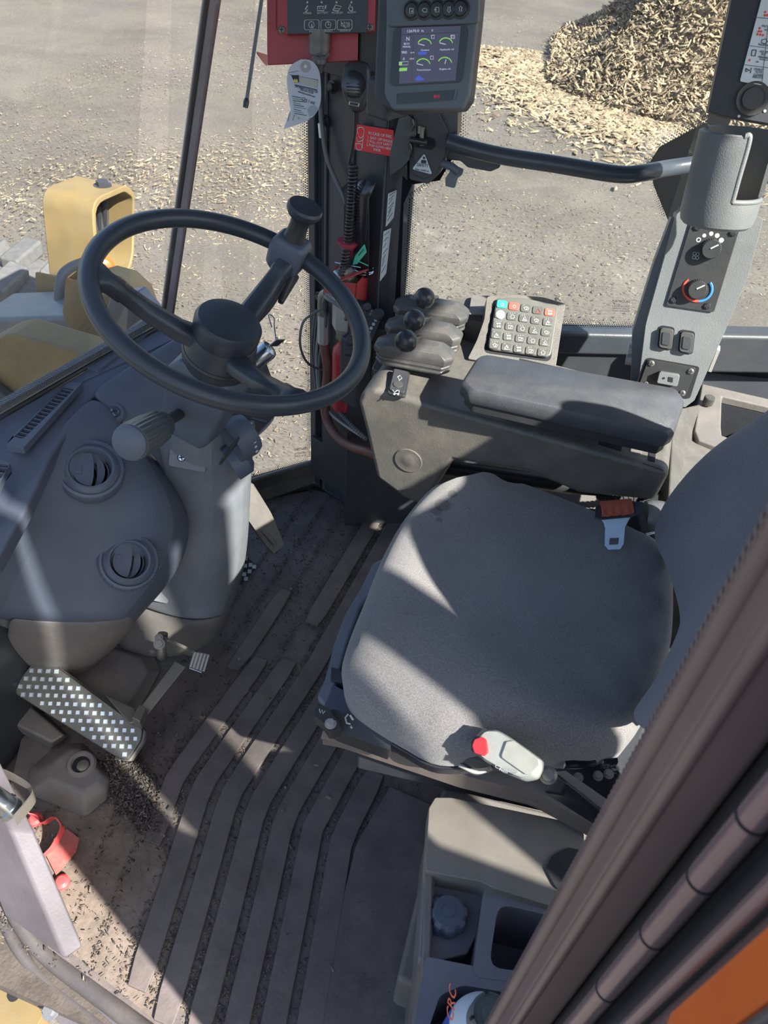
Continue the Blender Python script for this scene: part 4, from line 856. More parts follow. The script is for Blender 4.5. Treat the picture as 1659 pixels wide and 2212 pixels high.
# ---- monitor
MN = Plane(at(920, 120, y=1.30), (-.05, -.93, .36)); n_ = MN.n
mt = thing('monitor', MN.p(920, 120), 'grey display monitor with five round buttons at the top of the post', 'monitor')
hb = [(818, -60), (1040, -60), (1030, 50), (1012, 212), (996, 234), (850, 241), (822, 228), (806, 205), (812, 60)]
link('housing', prism(rrect(MN.P(hb, -.008), .25), n_ * -.045), panel_m, mt, bevel=.008)
fr = rrect(MN.P([(837, -60), (1034, -60), (1031, 52), (1014, 205), (1000, 236), (848, 238), (829, 205), (833, 50)], .0), .2)
link('front_frame', prism(fr, n_ * -.012), mat('monitor_grey', (.12, .14, .155), .5, bump=.25, bscale=600), mt, bevel=.005)
link('top_brow', prism(rrect(MN.P([(833, -60), (1036, -60), (1033, 50), (835, 58)], .006), .12), n_ * -.01), MATS['monitor_grey'], mt, bevel=.004)
q = rrect(MN.P([(850, 60), (1012, 54), (998, 178), (842, 186)], .0008), .12); link('screen_bezel', prism(q, n_ * .0012), mat('bezel', (.05, .055, .06), .35, bump=0), mt, bevel=.0005)
scm = mat('screen', (.035, .035, .055), .12, bump=0, emit=(.055, .055, .085, .6)); sc_e = mat('screen_text', (.5, .5, .6), .4, bump=0, emit=(.5, .5, .62, .5)); grn = mat('screen_green', (.2, .5, .1), .4, bump=0, emit=(.25, .6, .12, .5)); blu = mat('screen_blue', (.05, .08, .4), .4, bump=0, emit=(.06, .1, .5, .5))
link('screen', prism(MN.P([(868, 60), (996, 56), (984, 174), (862, 181)], .0022), n_ * .0004), scm, mt)
def mtx(t_, x, y, w_, h): return ptxt(MN, t_, x, y, x + w_, y - w_ * .03, h, sc_e, mt, .003)
mtx('12670.0', 878, 70, 27, 6); mtx('0', 932, 68, 3, 5); mtx('h', 910, 69, 5, 5); mtx('N', 877, 88, 7, 9); mtx('B/10', 872, 97, 12, 5); mtx('MANUAL', 870, 103, 17, 4); mtx('900', 867, 116, 12, 6); mtx('rpm', 886, 115, 9, 4); mtx('0', 870, 130, 4, 6); mtx('MPH', 885, 129, 9, 4)
mtx('Coolant', 909, 110, 18, 4); mtx('Hydraulic oil', 950, 109, 30, 4); mtx('Transmission', 900, 153, 30, 4); mtx('Engine oil', 949, 151, 24, 4)
for x, y, nd in ((917, 98, 200), (963, 96, 205), (914, 141, 200), (961, 138, 100)):
    arc = [(x + 15 * math.cos(math.radians(a)), y - 14 * math.sin(math.radians(a))) for a in range(12, 172, 16)]
    link('gauge_arc', tube(MN.P(arc, .003), .0009, n=4), grn, mt); link('gauge_needle', tube(MN.P([(x, y), (x + 15 * math.cos(math.radians(180 - nd + 180 if nd > 150 else 80)), y - 10 * math.sin(math.radians(-20 + 180 if nd > 150 else 80)))], .003), .0006, n=4, sm=False), sc_e, mt)
pline(MN, [(893, 74), (889, 175)], .003, wire_m, mt, .0004); pline(MN, [(868, 75), (990, 70)], .003, wire_m, mt, .0004)
for x in (932, 976, 930, 974): pline(MN, [(x, 76 if x > 931 else 121), (x + 6, 76 if x > 931 else 121), (x + 6, 83 if x > 931 else 128), (x, 83 if x > 931 else 128)], .003, sc_e, mt, .0004, closed=True)
link('level_bar', prism(MN.P([(863, 147), (880, 146), (879, 153), (862, 154)], .0028), n_ * .0003), grn, mt); link('level_bar', prism(MN.P([(862, 134), (869, 134), (868, 141), (862, 141)], .0028), n_ * .0003), grn, mt)
pline(MN, [(862, 134), (882, 133), (881, 140), (862, 141)], .003, sc_e, mt, .0003, closed=True)
link('screen_patch', prism(MN.P([(902, 112), (922, 111), (921, 118), (905, 119)], .0026), n_ * .0003), blu, mt); link('screen_patch', prism(MN.P([(896, 171), (905, 162), (912, 168), (918, 172), (902, 175)], .0026), n_ * .0003), blu, mt)
for k, (x, y) in enumerate(((889, 23), (917, 22), (944, 21), (970, 20), (995, 19))):
    b = link('button', lathe(MN.p(x, y, .006), n_, [(.0135, 0), (.0135, .002), (.011, .003), (.0108, .0015), (.009, .0035), (.002, .0042)], 28), black_m, mt)
    if k == 0: pline(MN, [(x - 4, y - 5), (x + 4, y - 5), (x + 4, y + 6), (x - 4, y + 6)], .0105, icx, b, .0005, closed=True); ptxt(MN, 'i', x - 1.5, y + 4, x + 2, y + 4, 7, icx, b, .0108)
    if k == 1: pline(MN, [(x + 5, y - 4), (x + 5, y + 4), (x - 2, y + 4), (x - 5, y), (x - 2, y - 4), (x + 3, y - 4)], .0105, icx, b, .0005)
    if k == 2: pline(MN, [(x - 3, y - 5), (x + 4, y - 5), (x + 4, y + 5), (x - 3, y + 5)], .0105, icx, b, .0005, closed=True); pline(MN, [(x - 6, y), (x - 1, y)], .0105, icx, b, .0008)
    if k == 3: pline(MN, [(x - 2, y - 6), (x - 2, y + 2), (x - 4, y + 2), (x, y + 7), (x + 4, y + 2), (x + 2, y + 2), (x + 2, y - 6)], .0105, icx, b, .0005)
    if k == 4: pline(MN, [(x - 2, y + 6), (x - 2, y - 1), (x - 4, y - 1), (x, y - 6), (x + 4, y - 1), (x + 2, y - 1), (x + 2, y + 6)], .0105, icx, b, .0005)
q = rrect(MN.P([(854, 203), (988, 194), (984, 216), (853, 226)], .0), .2); c_ = sum(q, V3()) / len(q)
link('indicator_rim', ringplate(q, [c_ + (p - c_) * .94 for p in q], n_ * .002), MATS['monitor_grey'], mt, bevel=.0006)
link('indicator_strip', prism([c_ + (p - c_) * .93 for p in q], n_ * .0008), MATS['bezel'], mt)
ptxt(MN, 'EH5', 937, 212, 950, 211, 7, mat('lit_red', (.6, .03, .05), .5, bump=0, emit=(.5, .02, .05, .5)), mt, .0012)
link('mount_arm', boxm(MN.p(855, 205, -.09), .05, .10, .06, pf, pn3, W(0, 0, 1)), panel_m, mt, bevel=.008)

# ---- window latch with handle, grab bar
LP = Plane(at(940, 320, y=1.47), (.1, -.97, .12))
la = thing('window_latch', LP.p(930, 320), 'dark moulded window latch right of the post with a safety sticker', 'latch')
link('side_plate', prism(rrect(LP.P([(862, 255), (880, 250), (898, 262), (900, 290), (885, 312), (884, 345), (868, 362), (842, 380), (842, 330)], -.01), .1), LP.n * -.01), post_m, la, bevel=.003)
link('body', prism(rrect(LP.P([(886, 236), (990, 234), (988, 292), (966, 335), (950, 375), (925, 398), (884, 388)], -.03), .12), LP.n * -.05), post_m, la, bevel=.01)
link('body_face', prism(rrect(LP.P([(893, 240), (945, 238), (967, 282), (962, 332), (942, 372), (918, 388), (893, 378)], -.018), .1), LP.n * -.02), panel_m, la, bevel=.007)
link('slot', prism(rrect(LP.P([(903, 272), (920, 276), (922, 296), (938, 300), (941, 315), (932, 324), (895, 318)], -.0165), .2), LP.n * .0008), dark_m, la)
link('striker', tube(LP.P([(886, 302), (900, 304), (918, 307), (924, 306)], -.004), .0058), dsteel_m, la)
link('catch', tube(LP.P([(914, 274), (911, 290), (912, 314)], -.010), .0045), worn_m, la)
link('catch', tube(LP.P([(906, 272), (906, 288)], -.010), .004), worn_m, la)
for x, y in ((890, 270), (885, 322)): link('pad_edge', tube(LP.P([(x, y - 12), (x + 3, y), (x - 2, y + 12)], -.006), .003), dsteel_m, la)
for pts in ([(1000, 306), (1060, 318), (1084, 335), (1080, 362), (1060, 371), (1010, 362), (995, 348), (965, 345), (960, 320)],): link('release_plate', prism(rrect(LP.P(pts, -.05), .2), LP.n * -.01), post_m, la, bevel=.004)
link('handle_stem', tube(LP.P([(952, 352), (975, 360), (990, 372)], -.03), .0075), dash_m, la)
link('handle', prism(rrect(LP.P([(966, 352), (1000, 368), (998, 378), (988, 385), (982, 407), (962, 402), (962, 385), (972, 370)], -.03), .2), LP.n * -.012), MATS['monitor_grey'], la, bevel=.004)
ss = hang('safety_sticker', prism(rrect(LP.P([(917, 331), (934, 377), (890, 365)], -.0155), .12), LP.n * .0012), label_m, 'white triangular safety sticker on the latch', 'sticker')
ptxt(LP, 'SAFETY', 900, 359, 925, 362, 8, ink_m, ss, -.0135); ptxt(LP, 'live with it', 897, 367, 926, 372, 5, ink_m, ss, -.0135)
link('figure_head', lathe(LP.p(916, 341, -.0142), LP.n, [(.0024, 0), (.0024, .0005)], 14), ink_m, ss); link('figure_body', prism(rrect(LP.P([(910, 345), (921, 346), (921, 353), (909, 352)], -.0142), .3), LP.n * .0005), ink_m, ss)
gb = thing('grab_bar', at(1150, 350, y=1.5), 'dark bent grab bar crossing the side window', 'bar')
link('tube', tube([at(968, 305, y=1.48), at(1020, 322, y=1.48), at(1090, 338, y=1.49), at(1200, 355, y=1.5), at(1330, 376, y=1.52), at(1385, 374, y=1.54), at(1440, 364, y=1.6), at(1500, 355, y=1.64)], .0152, n=18), mat('bar_paint', (.05, .06, .075), .28), gb)

# ---- manual fire actuator behind the steering wheel
AP_ = lambda x, y, o=.06: FA.p(x, y, o)
fa = thing('fire_actuator', AP_(750, 650), 'red bracketed manual fire actuator with silver valve behind the wheel rim', 'fire actuator')
link('bracket_top', prism([AP_(728, 572, .0), AP_(797, 578, .0), AP_(795, 582, .09), AP_(728, 610, .09), AP_(705, 604, .05)], W(0, 0, -.003)), red_m, fa, bevel=.001)
link('bracket_side', prism([AP_(797, 578, .0), AP_(770, 612, .085), AP_(768, 645, .085), AP_(792, 650, .0)], pf * .003), red_m, fa, bevel=.001)
link('bracket_front', prism([AP_(702, 604, .085), AP_(770, 612, .085), AP_(768, 640, .085), AP_(702, 632, .085)], pn3 * .003), red_m, fa, bevel=.001)
link('stem', tube([AP_(753, 530, .05), AP_(752, 590, .05)], .008, sm=False), panel_m, fa)
link('cap_nut', lathe(AP_(752, 582, .05), W(0, 0, 1), [(.02, -.01), (.02, .004), (.014, .008)], 20), silver_m, fa)
link('push_knob', lathe(AP_(753, 522, .05), W(0, 0, 1), [(.006, -.05), (.009, -.03), (.014, -.014), (.024, -.002), (.025, .002), (.012, .003)], 28), mat('knob_red', (.45, .06, .09), .35), fa)
vz = AP_(745, 640, .05)
link('valve_body', loft([ringpts(vz + W(0, 0, h), pf, pn3, r, 6, ph=.5) for h, r in ((.06, .024), (.055, .03), (-.075, .03), (-.09, .022))]), silver_m, fa, bevel=.002, smooth=False)
link('hex_nut', loft([ringpts(vz + W(0, 0, h), pf, pn3, r, 6) for h, r in ((-.09, .02), (-.108, .02))]), worn_m, fa, bevel=.001, smooth=False)
link('cartridge', lathe(vz, W(0, 0, -1), [(.012, .105), (.012, .12), (.025, .135), (.027, .15), (.027, .30), (.024, .31)], 28), red_m, fa)
link('side_fitting', tube([vz + pf * -.03 + W(0, 0, -.02), vz + pf * -.062 + W(0, 0, -.015)], .011, sm=False), worn_m, fa)
link('elbow', tube([vz + pf * -.055 + W(0, 0, -.015), vz + pf * -.07 + W(0, 0, -.03), vz + pf * -.072 + W(0, 0, -.08)], .013), worn_m, fa)
link('hose_ferrule', loft([ringpts(vz + pf * -.068 + W(0, 0, h), pf, pn3, .015, 8) for h in (-.075, -.15)]), silver_m, fa, smooth=False)
link('cartridge_label', prism([vz + pf * -.02 + pn3 * .0285 + W(0, 0, -.24), vz + pf * .01 + pn3 * .029 + W(0, 0, -.24), vz + pf * .01 + pn3 * .029 + W(0, 0, -.27), vz + pf * -.02 + pn3 * .0285 + W(0, 0, -.27)], pn3 * .001), white_m, fa)
rgc = AP_(785, 580, .03); link('pull_ring', tube([rgc + (pf * math.cos(a) * .024 + pn3 * math.sin(a) * .024 + W(0, 0, .003 * math.sin(a))) for a in [2 * math.pi * i / 20 for i in range(21)]], .0014, n=6), steel_m, fa)
link('pull_ring', tube([rgc + W(0, 0, -.004) + (pf * math.cos(a) * .023 + pn3 * math.sin(a) * .023) for a in [2 * math.pi * i / 20 for i in range(21)]], .0014, n=6), steel_m, fa)
link('ring_pin', tube([AP_(724, 567, .06), AP_(780, 578, .05)], .0018, sm=False), steel_m, fa)
gt = hang('green_seal_tag', prism(rrect([AP_(788, 527, .05), AP_(792, 545, .05), AP_(772, 570, .05), AP_(762, 572, .05), AP_(768, 552, .05)], .1), pn3 * .0012), green_m, 'small green plastic seal tag beside the red push knob', 'tag')
ptxt(Plane(AP_(780, 550, .052), pn3), 'WAS0', 775, 554, 786, 540, 4, ink_m, gt)
link('tail', tube([AP_(770, 562, .052), AP_(795, 574, .05)], .0013, n=6, sm=False), green_m, gt)
hz = thing('hose', AP_(715, 800), 'brown-red hose running down the post below the actuator', 'hose', 'cables and hoses at the foot of the post')
hz['label'] = 'thick brown-red hose running down the post below the actuator'
link('hose', tube([vz + pf * -.068 + W(0, 0, -.145), AP_(708, 800, .05), AP_(702, 860, .05), AP_(706, 905, .06), AP_(730, 945, .08), AP_(762, 966, .09), AP_(800, 978, .10), AP_(850, 1000, .1)], .0125), hose_m, hz)
def wire(pts, r, m, lab, nm='cable'): return hang(nm, tube(pts, r, n=8), m, lab, nm, 'cables and hoses at the foot of the post')
wire([AP_(702, 664, .07), AP_(680, 676, .10), AP_(655, 696, .13), AP_(648, 740, .14), AP_(658, 775, .12), AP_(676, 792, .08), AP_(698, 800, .05)], .003, wire_m, 'thin black wire looping out in front of the windshield beside the post')
wire([AP_(702, 640, .09), AP_(712, 648, .1), AP_(735, 662, .1), AP_(750, 680, .09), AP_(740, 700, .03)], .0045, wire_m, 'grey cable curving over the silver valve')
wire([AP_(703, 640, .09), AP_(698, 660, .08), AP_(704, 690, .06), AP_(698, 730, .05), AP_(690, 780, .05), AP_(692, 850, .04)], .0042, wire_m, 'grey cable dropping left of the silver valve')
wire([AP_(690, 700, .03), AP_(684, 770, .03), AP_(690, 850, .03), AP_(712, 890, .05), AP_(740, 915, .06), AP_(785, 945, .08)], .004, mat('cable_grey', (.3, .3, .32), .4), 'pale grey cable sweeping under the red hose')
cg = smoothpath([AP_(712, 868, .06), AP_(735, 893, .07), AP_(760, 920, .08), AP_(790, 948, .1)], 14)
hang('corrugated_conduit', join([tube([cg[i], cg[i + 1]], .0055 if i % 2 else .0042, n=8, sm=False) for i in range(len(cg) - 1)]), wire_m, 'ribbed grey conduit next to the console corner', 'conduit', 'cables and hoses at the foot of the post')
for k, (x, w_) in enumerate(((688, .0035), (682, .003), (696, .003), (676, .0028))):
    wire([AP_(x + 6, 668, .02), AP_(x, 700 + 6 * k, .025), AP_(x - 2, 760, .02), AP_(x + 4 + k, 840, .02)], w_, wire_m if k % 2 else panel_m, ('leftmost' if k == 3 else 'dark' if k == 0 else 'thin black' if k == 1 else 'slim grey') + ' cable of the bundle on the post edge')
# two way radio tucked behind the cartridge
RP = Plane(AP_(790, 700, .07), (.25, -.75, .6)); u_ = (RP.p(810, 690) - RP.p(770, 760)).normalized()
rd = thing('radio', RP.p(790, 700), 'dark two-way radio with small knobs and keys behind the wheel rim', 'radio')
link('case', prism(rrect(RP.P([(782, 655), (828, 680), (800, 745), (790, 768), (744, 765), (744, 742)]), .1), RP.n * -.045), black_m, rd, bevel=.004)
for x, y, r_ in ((793, 664, .009), (817, 680, .013), (757, 736, .011)): link('knob', lathe(RP.p(x, y), RP.n, [(r_, 0), (r_, .012), (r_ * .8, .014)], 18), panel_m, rd)
for k in range(4): link('key', lathe(RP.p(812 - k * 5, 691 + k * 9, 0), RP.n, [(.004, 0), (.003, .0015)], 10), label_m, rd)
ptxt(RP, 'SQ PL', 800, 682, 806, 670, 4, icx, rd); ptxt(RP, 'PWR', 760, 726, 764, 718, 4, icx, rd)
link('face_lines', tube(RP.P([(790, 672), (762, 730)], .001), .0008, n=4), wire_m, rd)
hang('radio_body_box', boxm(AP_(768, 800, .06), .06, .05, .18, pf, pn3, W(0, 0, 1)), panel_m, 'dark box below the radio at the foot of the post', 'box', bevel=.006)
# ------------------------------------------------------------------ right hand console
YC = 1.175
cs = thing('side_console', W(-.1, 1.3, .3), 'grey plastic side console right of the seat with a dusty ledge', 'console')
so_ = A((772, 862, None, None, YC), (782, 835, None, None, YC), (800, 812, None, None, YC), (830, 800, None, None, YC), (1446, 985, None, None, YC), (1452, 1000, None, None, YC), (1415, 1085, None, None, YC), (1250, 1068, None, None, YC), (1143, 1023, None, None, YC), (980, 996, None, None, YC), (915, 1096, None, None, YC), (872, 1078, None, None, YC), (812, 1034, None, None, YC), (788, 930, None, None, YC))
# the top edge keeps one height; take it from the left corner
zt = .712; pts = []
X0 = so_[0].x
prof = [(X0, so_[0].z - .0), (X0 + .01, zt - .02), (X0 + .035, zt - .002), (so_[4].x - .6 + .6, zt - .022)]
side = [W(X0, YC, .672), W(X0 + .008, YC, .695), W(X0 + .03, YC, zt)] + [W(.185, YC, .690)] + [W(.19, YC, .675)] + so_[6:]
link('body', prism(side, (0, .26, 0)), gray_m, cs, bevel=.014, seg=4)
link('oval_boss', lathe(at(882, 995, y=YC - .001), (0, -1, 0), [(.03, 0), (.028, .0015), (.016, .0008), (.012, .002), (.002, .0025)], 28), gray_m, cs)
link('end_cap_seam', tube([W(.14, YC - .001, .694), W(.178, YC - .001, .690)], .0008, n=4, sm=False), dark_m, cs)
# far wing that carries levers and key pad
wg = A((985, 795, .70), (1010, 700, .705), (985, 645, .72), (870, 652, .70), (850, 700, .68), (800, 800, .70))
link('lever_tray', prism(rrect(wg, .1), (0, 0, -.08)), boot_m, cs, bevel=.006)
link('hump', prism(rrect(A((850, 672, .72), (930, 650, .735), (1045, 640, .755), (1075, 650, .755), (1060, 700, .74), (1010, 690, .735), (960, 690, .725)), .1), (0, 0, -.05)), gray_m, cs, bevel=.006)
link('storage_pocket', prism(rrect(A((1018, 640, .757), (1060, 640, .758), (1050, 682, .755), (1012, 680, .754)), .15), (0, 0, .002)), tub_m, cs, bevel=.001)
link('ledge_mark', lathe(W(.125, YC + .035, .6925), (0, 0, 1), [(.012, -.001), (.012, .0012), (.002, .0016)], 24), tub_m, cs)
link('ledge_slot', boxm(W(.155, YC + .03, .6915), .012, .03, .003), dark_m, cs)
link('ledge_slot', boxm(W(.075, YC + .03, .6935), .05, .02, .003), dark_m, cs, bevel=.002)
# scratched writing near the rear lower corner
CSP = Plane(W(0, YC - .001, 0), (0, -1, 0)); ptxt(CSP, 'Carr l Z', 1334, 1064, 1374, 1072, 11, tub_m, cs, .0008)
# rocker
KP = Plane(at(859, 828, z=.715), (-.05, -.12, 1)); rk = thing('rocker_switch', KP.p(859, 828), 'black rocker switch on the front end of the side console', 'switch')
q = rrect(KP.P([(850, 800), (886, 808), (876, 862), (837, 855)]), .22); link('surround', prism(q, KP.n * .006), black_m, rk, bevel=.002)
c_ = sum(q, V3()) / len(q); link('rocker', prism([c_ + (p - c_) * .84 + KP.n * .006 for p in q], KP.n * .004), panel_m, rk, bevel=.002)
link('rocker_centre', lathe(KP.p(860, 831, .01), KP.n, [(.0095, 0), (.009, .002), (.003, .0028)], 20), boot_m, rk)
pline(KP, [(858, 815), (864, 811), (868, 817), (862, 822), (861, 816)], .0108, white_m, rk, .0006); pline(KP, [(848, 842), (852, 848), (858, 843), (862, 843), (862, 850), (850, 850)], .0108, white_m, rk, .0006)
for x in (852, 860): link('icon', lathe(KP.p(x, 852, .0105), KP.n, [(.0018, 0), (.0018, .0005)], 10), white_m, rk)
# ball levers with rubber boots
def ball_lever(bx, by, zb, base, zz, lab):
    P = [at(x, y, z=zz) for x, y in base]; c_ = sum(P, V3()) / 4; t = thing('hydraulic_lever', c_, lab, 'lever', 'ball topped levers')
    X = (P[1] - P[0]).normalized(); Lx = (P[1] - P[0]).length / 2; Y = V3((-X.y, X.x, 0)); Ly = (P[3] - P[0]).length / 2
    rings = []
    for h, k in ((-.040, .93), (-.035, 1.0), (-.030, .94), (-.025, 1.0), (-.021, .94), (-.018, 1.03), (-.008, 1.05), (-.003, 1.02), (.006, .84), (.013, .34)):
        kx = k if h < .01 else .62; a_ = .45
        rings.append([c_ + W(0, 0, h) + X * (x_ * Lx * kx) + Y * (y_ * Ly * k) for x_, y_ in ((-1, -a_), (-.82, -1), (.82, -1), (1, -a_), (1, a_), (.82, 1), (-.82, 1), (-1, a_))])
    link('boot', loft(rings), boot_m, t, bevel=.004, angle=20)
    b = at(bx, by, z=zb); foot = c_ + W(0, 0, .02) + X * (Lx * .1)
    link('shaft', tube([foot, foot.lerp(b, .5) + W(.002, 0, 0), b], .0055), dsteel_m, t)
    link('ball', lathe(b, (b - foot), [(max(.001, .0195 * math.sin(a)), -.0195 * math.cos(a)) for a in [math.pi * i / 16 for i in range(1, 16)]], 32), mat_ball, t)
    return t
mat_ball = mat('ball_black', (.035, .04, .048), .28, bump=0)
ball_lever(917, 644, .865, [(850, 664), (1007, 688), (1014, 658), (862, 634)], .765, 'ball-topped hydraulic lever farthest from the seat, beside the window')
ball_lever(895, 692, .865, [(832, 706), (992, 735), (1002, 703), (842, 679)], .765, 'ball-topped hydraulic lever in the middle of the three')
ball_lever(877, 737, .865, [(808, 748), (974, 778), (984, 747), (822, 718)], .765, 'ball-topped hydraulic lever nearest the seat, in front of the rocker switch')
# sealed key pad
kq = [at(1050, 640, z=.80), at(1221, 655, z=.80), at(1196, 800, z=.715), at(1015, 772, z=.715)]
kn_ = (kq[1] - kq[0]).cross(kq[3] - kq[0]).normalized(); kn_ = kn_ if kn_.z > 0 else -kn_; QP = Plane(kq[0], kn_)
kp = thing('key_pad', QP.p(1130, 715), 'grey-framed key pad with 25 sealed keys between levers and armrest', 'key pad')
link('frame', prism(rrect(QP.P([(1052, 640), (1110, 636), (1175, 642), (1222, 656), (1216, 690), (1200, 798), (1100, 790), (1010, 775), (1030, 735), (1046, 690)]), .12), kn_ * -.05), gray_m, kp, bevel=.006)
link('recess', prism(rrect(QP.P([(1066, 654), (1200, 668), (1190, 782), (1044, 762)], .0), .12), kn_ * .0006), dark_m, kp)
link('pad', prism(rrect(QP.P([(1072, 647), (1128, 646), (1206, 662), (1188, 776), (1052, 757)], .001), .12), kn_ * .009), mat('key_rubber', (.11, .115, .11), .28, dust=.15, bump=0), kp, bevel=.004)
keym = mat('key_cap', (.085, .09, .088), .25, bump=0, dust=.18, scale=60)
C00, C40, C04, C44 = (1085, 658), (1188, 675), (1069, 746), (1173, 762); icons = 0
for r_ in range(5):
    for c in range(5):
        u_, v_ = c / 4, r_ / 4
        x = (C00[0] * (1 - u_) + C40[0] * u_) * (1 - v_) + (C04[0] * (1 - u_) + C44[0] * u_) * v_; y = (C00[1] * (1 - u_) + C40[1] * u_) * (1 - v_) + (C04[1] * (1 - u_) + C44[1] * u_) * v_
        m = keyg_m if (r_, c) == (0, 0) else keyr_m if (r_, c) in ((0, 1), (0, 4)) else keym
        key = link('key', prism(rrect(QP.P([(x - 11, y - 10), (x + 11, y - 7), (x + 9, y + 9), (x - 13, y + 7)], .010), .25, 2), kn_ * .0022), m, kp, bevel=.0008)
        o = .0128; rr_ = random.Random(r_ * 5 + c)
        if (r_, c) in ((0, 0), (0, 1)): link('icon', ringplate(ringpts(QP.p(x, y, o), *frame(kn_)[:2], .0034, 14), ringpts(QP.p(x, y, o), *frame(kn_)[:2], .0024, 14), kn_ * .0004), white_m, key); continue
        if (r_, c) == (1, 0): link('lens', lathe(QP.p(x, y, .011), kn_, [(.0095, 0), (.009, .002), (.003, .0032)], 20), white_m, key); continue
        if (r_, c) == (0, 3): pline(QP, [(x - 4, y + 4), (x + 5, y + 5), (x + 1, y - 4)], o, keyr_m, key, .0007, closed=True); continue
        kind = (r_ * 5 + c) % 6
        if kind == 0:
            n8 = [(x + (5.2 if i % 2 else 3.2) * math.cos(math.pi * i / 7), y + (5.2 if i % 2 else 3.2) * math.sin(math.pi * i / 7)) for i in range(14)]; pline(QP, n8, o, white_m, key, .0005, closed=True)
        elif kind == 1: pline(QP, [(x - 5, y + 4), (x + 6, y + 5)], o, white_m, key, .0007); pline(QP, [(x - 3, y + 1), (x + 1, y - 4), (x + 5, y + 2)], o, white_m, key, .0007, closed=True)
        elif kind == 2: pline(QP, [(x - 5, y - 2), (x - 2, y + 3), (x + 3, y + 3), (x + 6, y - 1), (x, y - 4)], o, white_m, key, .0006, closed=True); pline(QP, [(x, y + 2), (x + 2, y - 2)], o, white_m, key, .0005)
        elif kind == 3: pline(QP, [(x - 6, y + 4), (x - 1, y - 4), (x + 6, y + 5)], o, white_m, key, .0008, closed=True); link('icon', lathe(QP.p(x + 1, y, o), kn_, [(.0018, 0), (.0018, .0004)], 10), white_m, key)
        elif kind == 4:
            for dx_, dy_ in ((-2.5, -3), (2.5, -3), (-2.5, 3), (2.5, 3)): link('icon', lathe(QP.p(x + dx_, y + dy_, o), kn_, [(.0019, 0), (.0019, .0004)], 10), white_m, key)
        else: pline(QP, [(x - 5, y - 3), (x + 4, y - 2), (x + 4, y + 4), (x - 5, y + 3)], o, white_m, key, .0006, closed=True); pline(QP, [(x - 1, y + 3), (x + 2, y - 2)], o, white_m, key, .0006)
        for k in range(rr_.randint(1, 3)): link('status_dot', lathe(QP.p(x - 5 + 5 * k, y - 7.5, o - .0004), kn_, [(.0007, 0), (.0007, .0004)], 8), white_m, key)
        if (r_, c) == (0, 4): pass
# armrest pad
arm = thing('armrest', at(1230, 850, z=.78), 'long dark vinyl armrest above the side console', 'armrest')
ao = rrect(A((1032, 768, .795), (1462, 845, .795), (1480, 868, .79), (1458, 934, .78), (1442, 944, .777), (1012, 848, .782), (994, 828, .786)), .22); ac = sum(ao, V3()) / len(ao)
def asc(k, dz): return [ac + W((p.x - ac.x) * k, (p.y - ac.y) * (1 - (1 - k) * 1.7), p.z - ac.z + dz) for p in ao]
link('pad', loft([asc(.975, -.024), asc(.995, -.021), asc(1.0, -.010), asc(.999, -.004), asc(.992, .0005), asc(.972, .006), asc(.962, .0075)]), pad_m, arm, angle=60)
link('base', prism([p + W(0, 0, -.022) for p in asc(.95, 0)], (0, 0, -.022)), black_m, arm, bevel=.003)
link('post', boxm(W(-.02, 1.3, .71), .22, .09, .07), black_m, arm)

# ------------------------------------------------------------------ rear right pillar with the air conditioning controls
BP = Plane(at(1480, 700, y=1.47), (0.02, -.93, .30)); bn = BP.n
pil = thing('climate_pillar', BP.p(1450, 860), 'grey pillar housing the climate controls and a cup holder', 'pillar')
po = [(1362, 870), (1372, 700), (1420, 560), (1452, 470), (1500, 455), (1640, 470), (1612, 590), (1560, 720), (1498, 868), (1440, 890)]
link('housing', prism(rrect(BP.P([(1380, 820), (1395, 700), (1434, 560), (1462, 462), (1490, 440), (1650, 470), (1615, 600), (1560, 730), (1500, 865), (1480, 880), (1370, 850)], -.0), .08, 3), bn * -.09), pillar_m, pil, bevel=.014, seg=4)
link('side_flank', prism(rrect(BP.P([(1362, 880), (1366, 720), (1412, 570), (1450, 470), (1470, 470), (1420, 640), (1395, 830)], -.035), .1), bn * -.06), pillar_m, pil, bevel=.01)
AC = Plane(BP.p(1530, 570, .004), bn)
link('control_plate', prism(rrect(BP.P([(1494, 476), (1598, 493), (1542, 675), (1438, 660)], .002), .06), bn * .0022), black_m, pil, bevel=.0008)
for x, y in ((1506, 491), (1583, 503), (1455, 648), (1527, 661)): screw(BP.p(x, y, .004), bn, .0065, dsteel_m, pil)
def knob(x, y, ang):
    p = BP.p(x, y, .004); u, v, a = frame(bn); R = []
    for h, r in ((0, .0185), (.016, .0175), (.018, .016)): R.append([p + a * h + (u * math.cos(t) + v * math.sin(t)) * r * (1 if (i % 2) else .95) for i, t in enumerate([2 * math.pi * i / 60 for i in range(60)])])
    k = link('knob', loft(R), black_m, pil, angle=20); link('knob_mark', tube([BP.p(x, y, .0225), BP.p(x + 19 * math.cos(ang), y - 19 * math.sin(ang), .0225)], .0013, n=6, sm=False), white_m, k)
knob(1535, 537, .45); knob(1505, 624, .42)
for k, (x, y) in enumerate(((1509, 518), (1521, 509), (1536, 505), (1549, 509), (1558, 519))):
    if k == 0: link('fan_mark', ringplate(ringpts(BP.p(x, y, .0044), *frame(bn)[:2], .0042, 16), ringpts(BP.p(x, y, .0044), *frame(bn)[:2], .0026, 16), bn * .0004), white_m, pil)
    else: link('fan_mark', lathe(BP.p(x, y, .0043), bn, [(.0032 + .0003 * k, 0), (.003, .0005)], 16), white_m, pil)
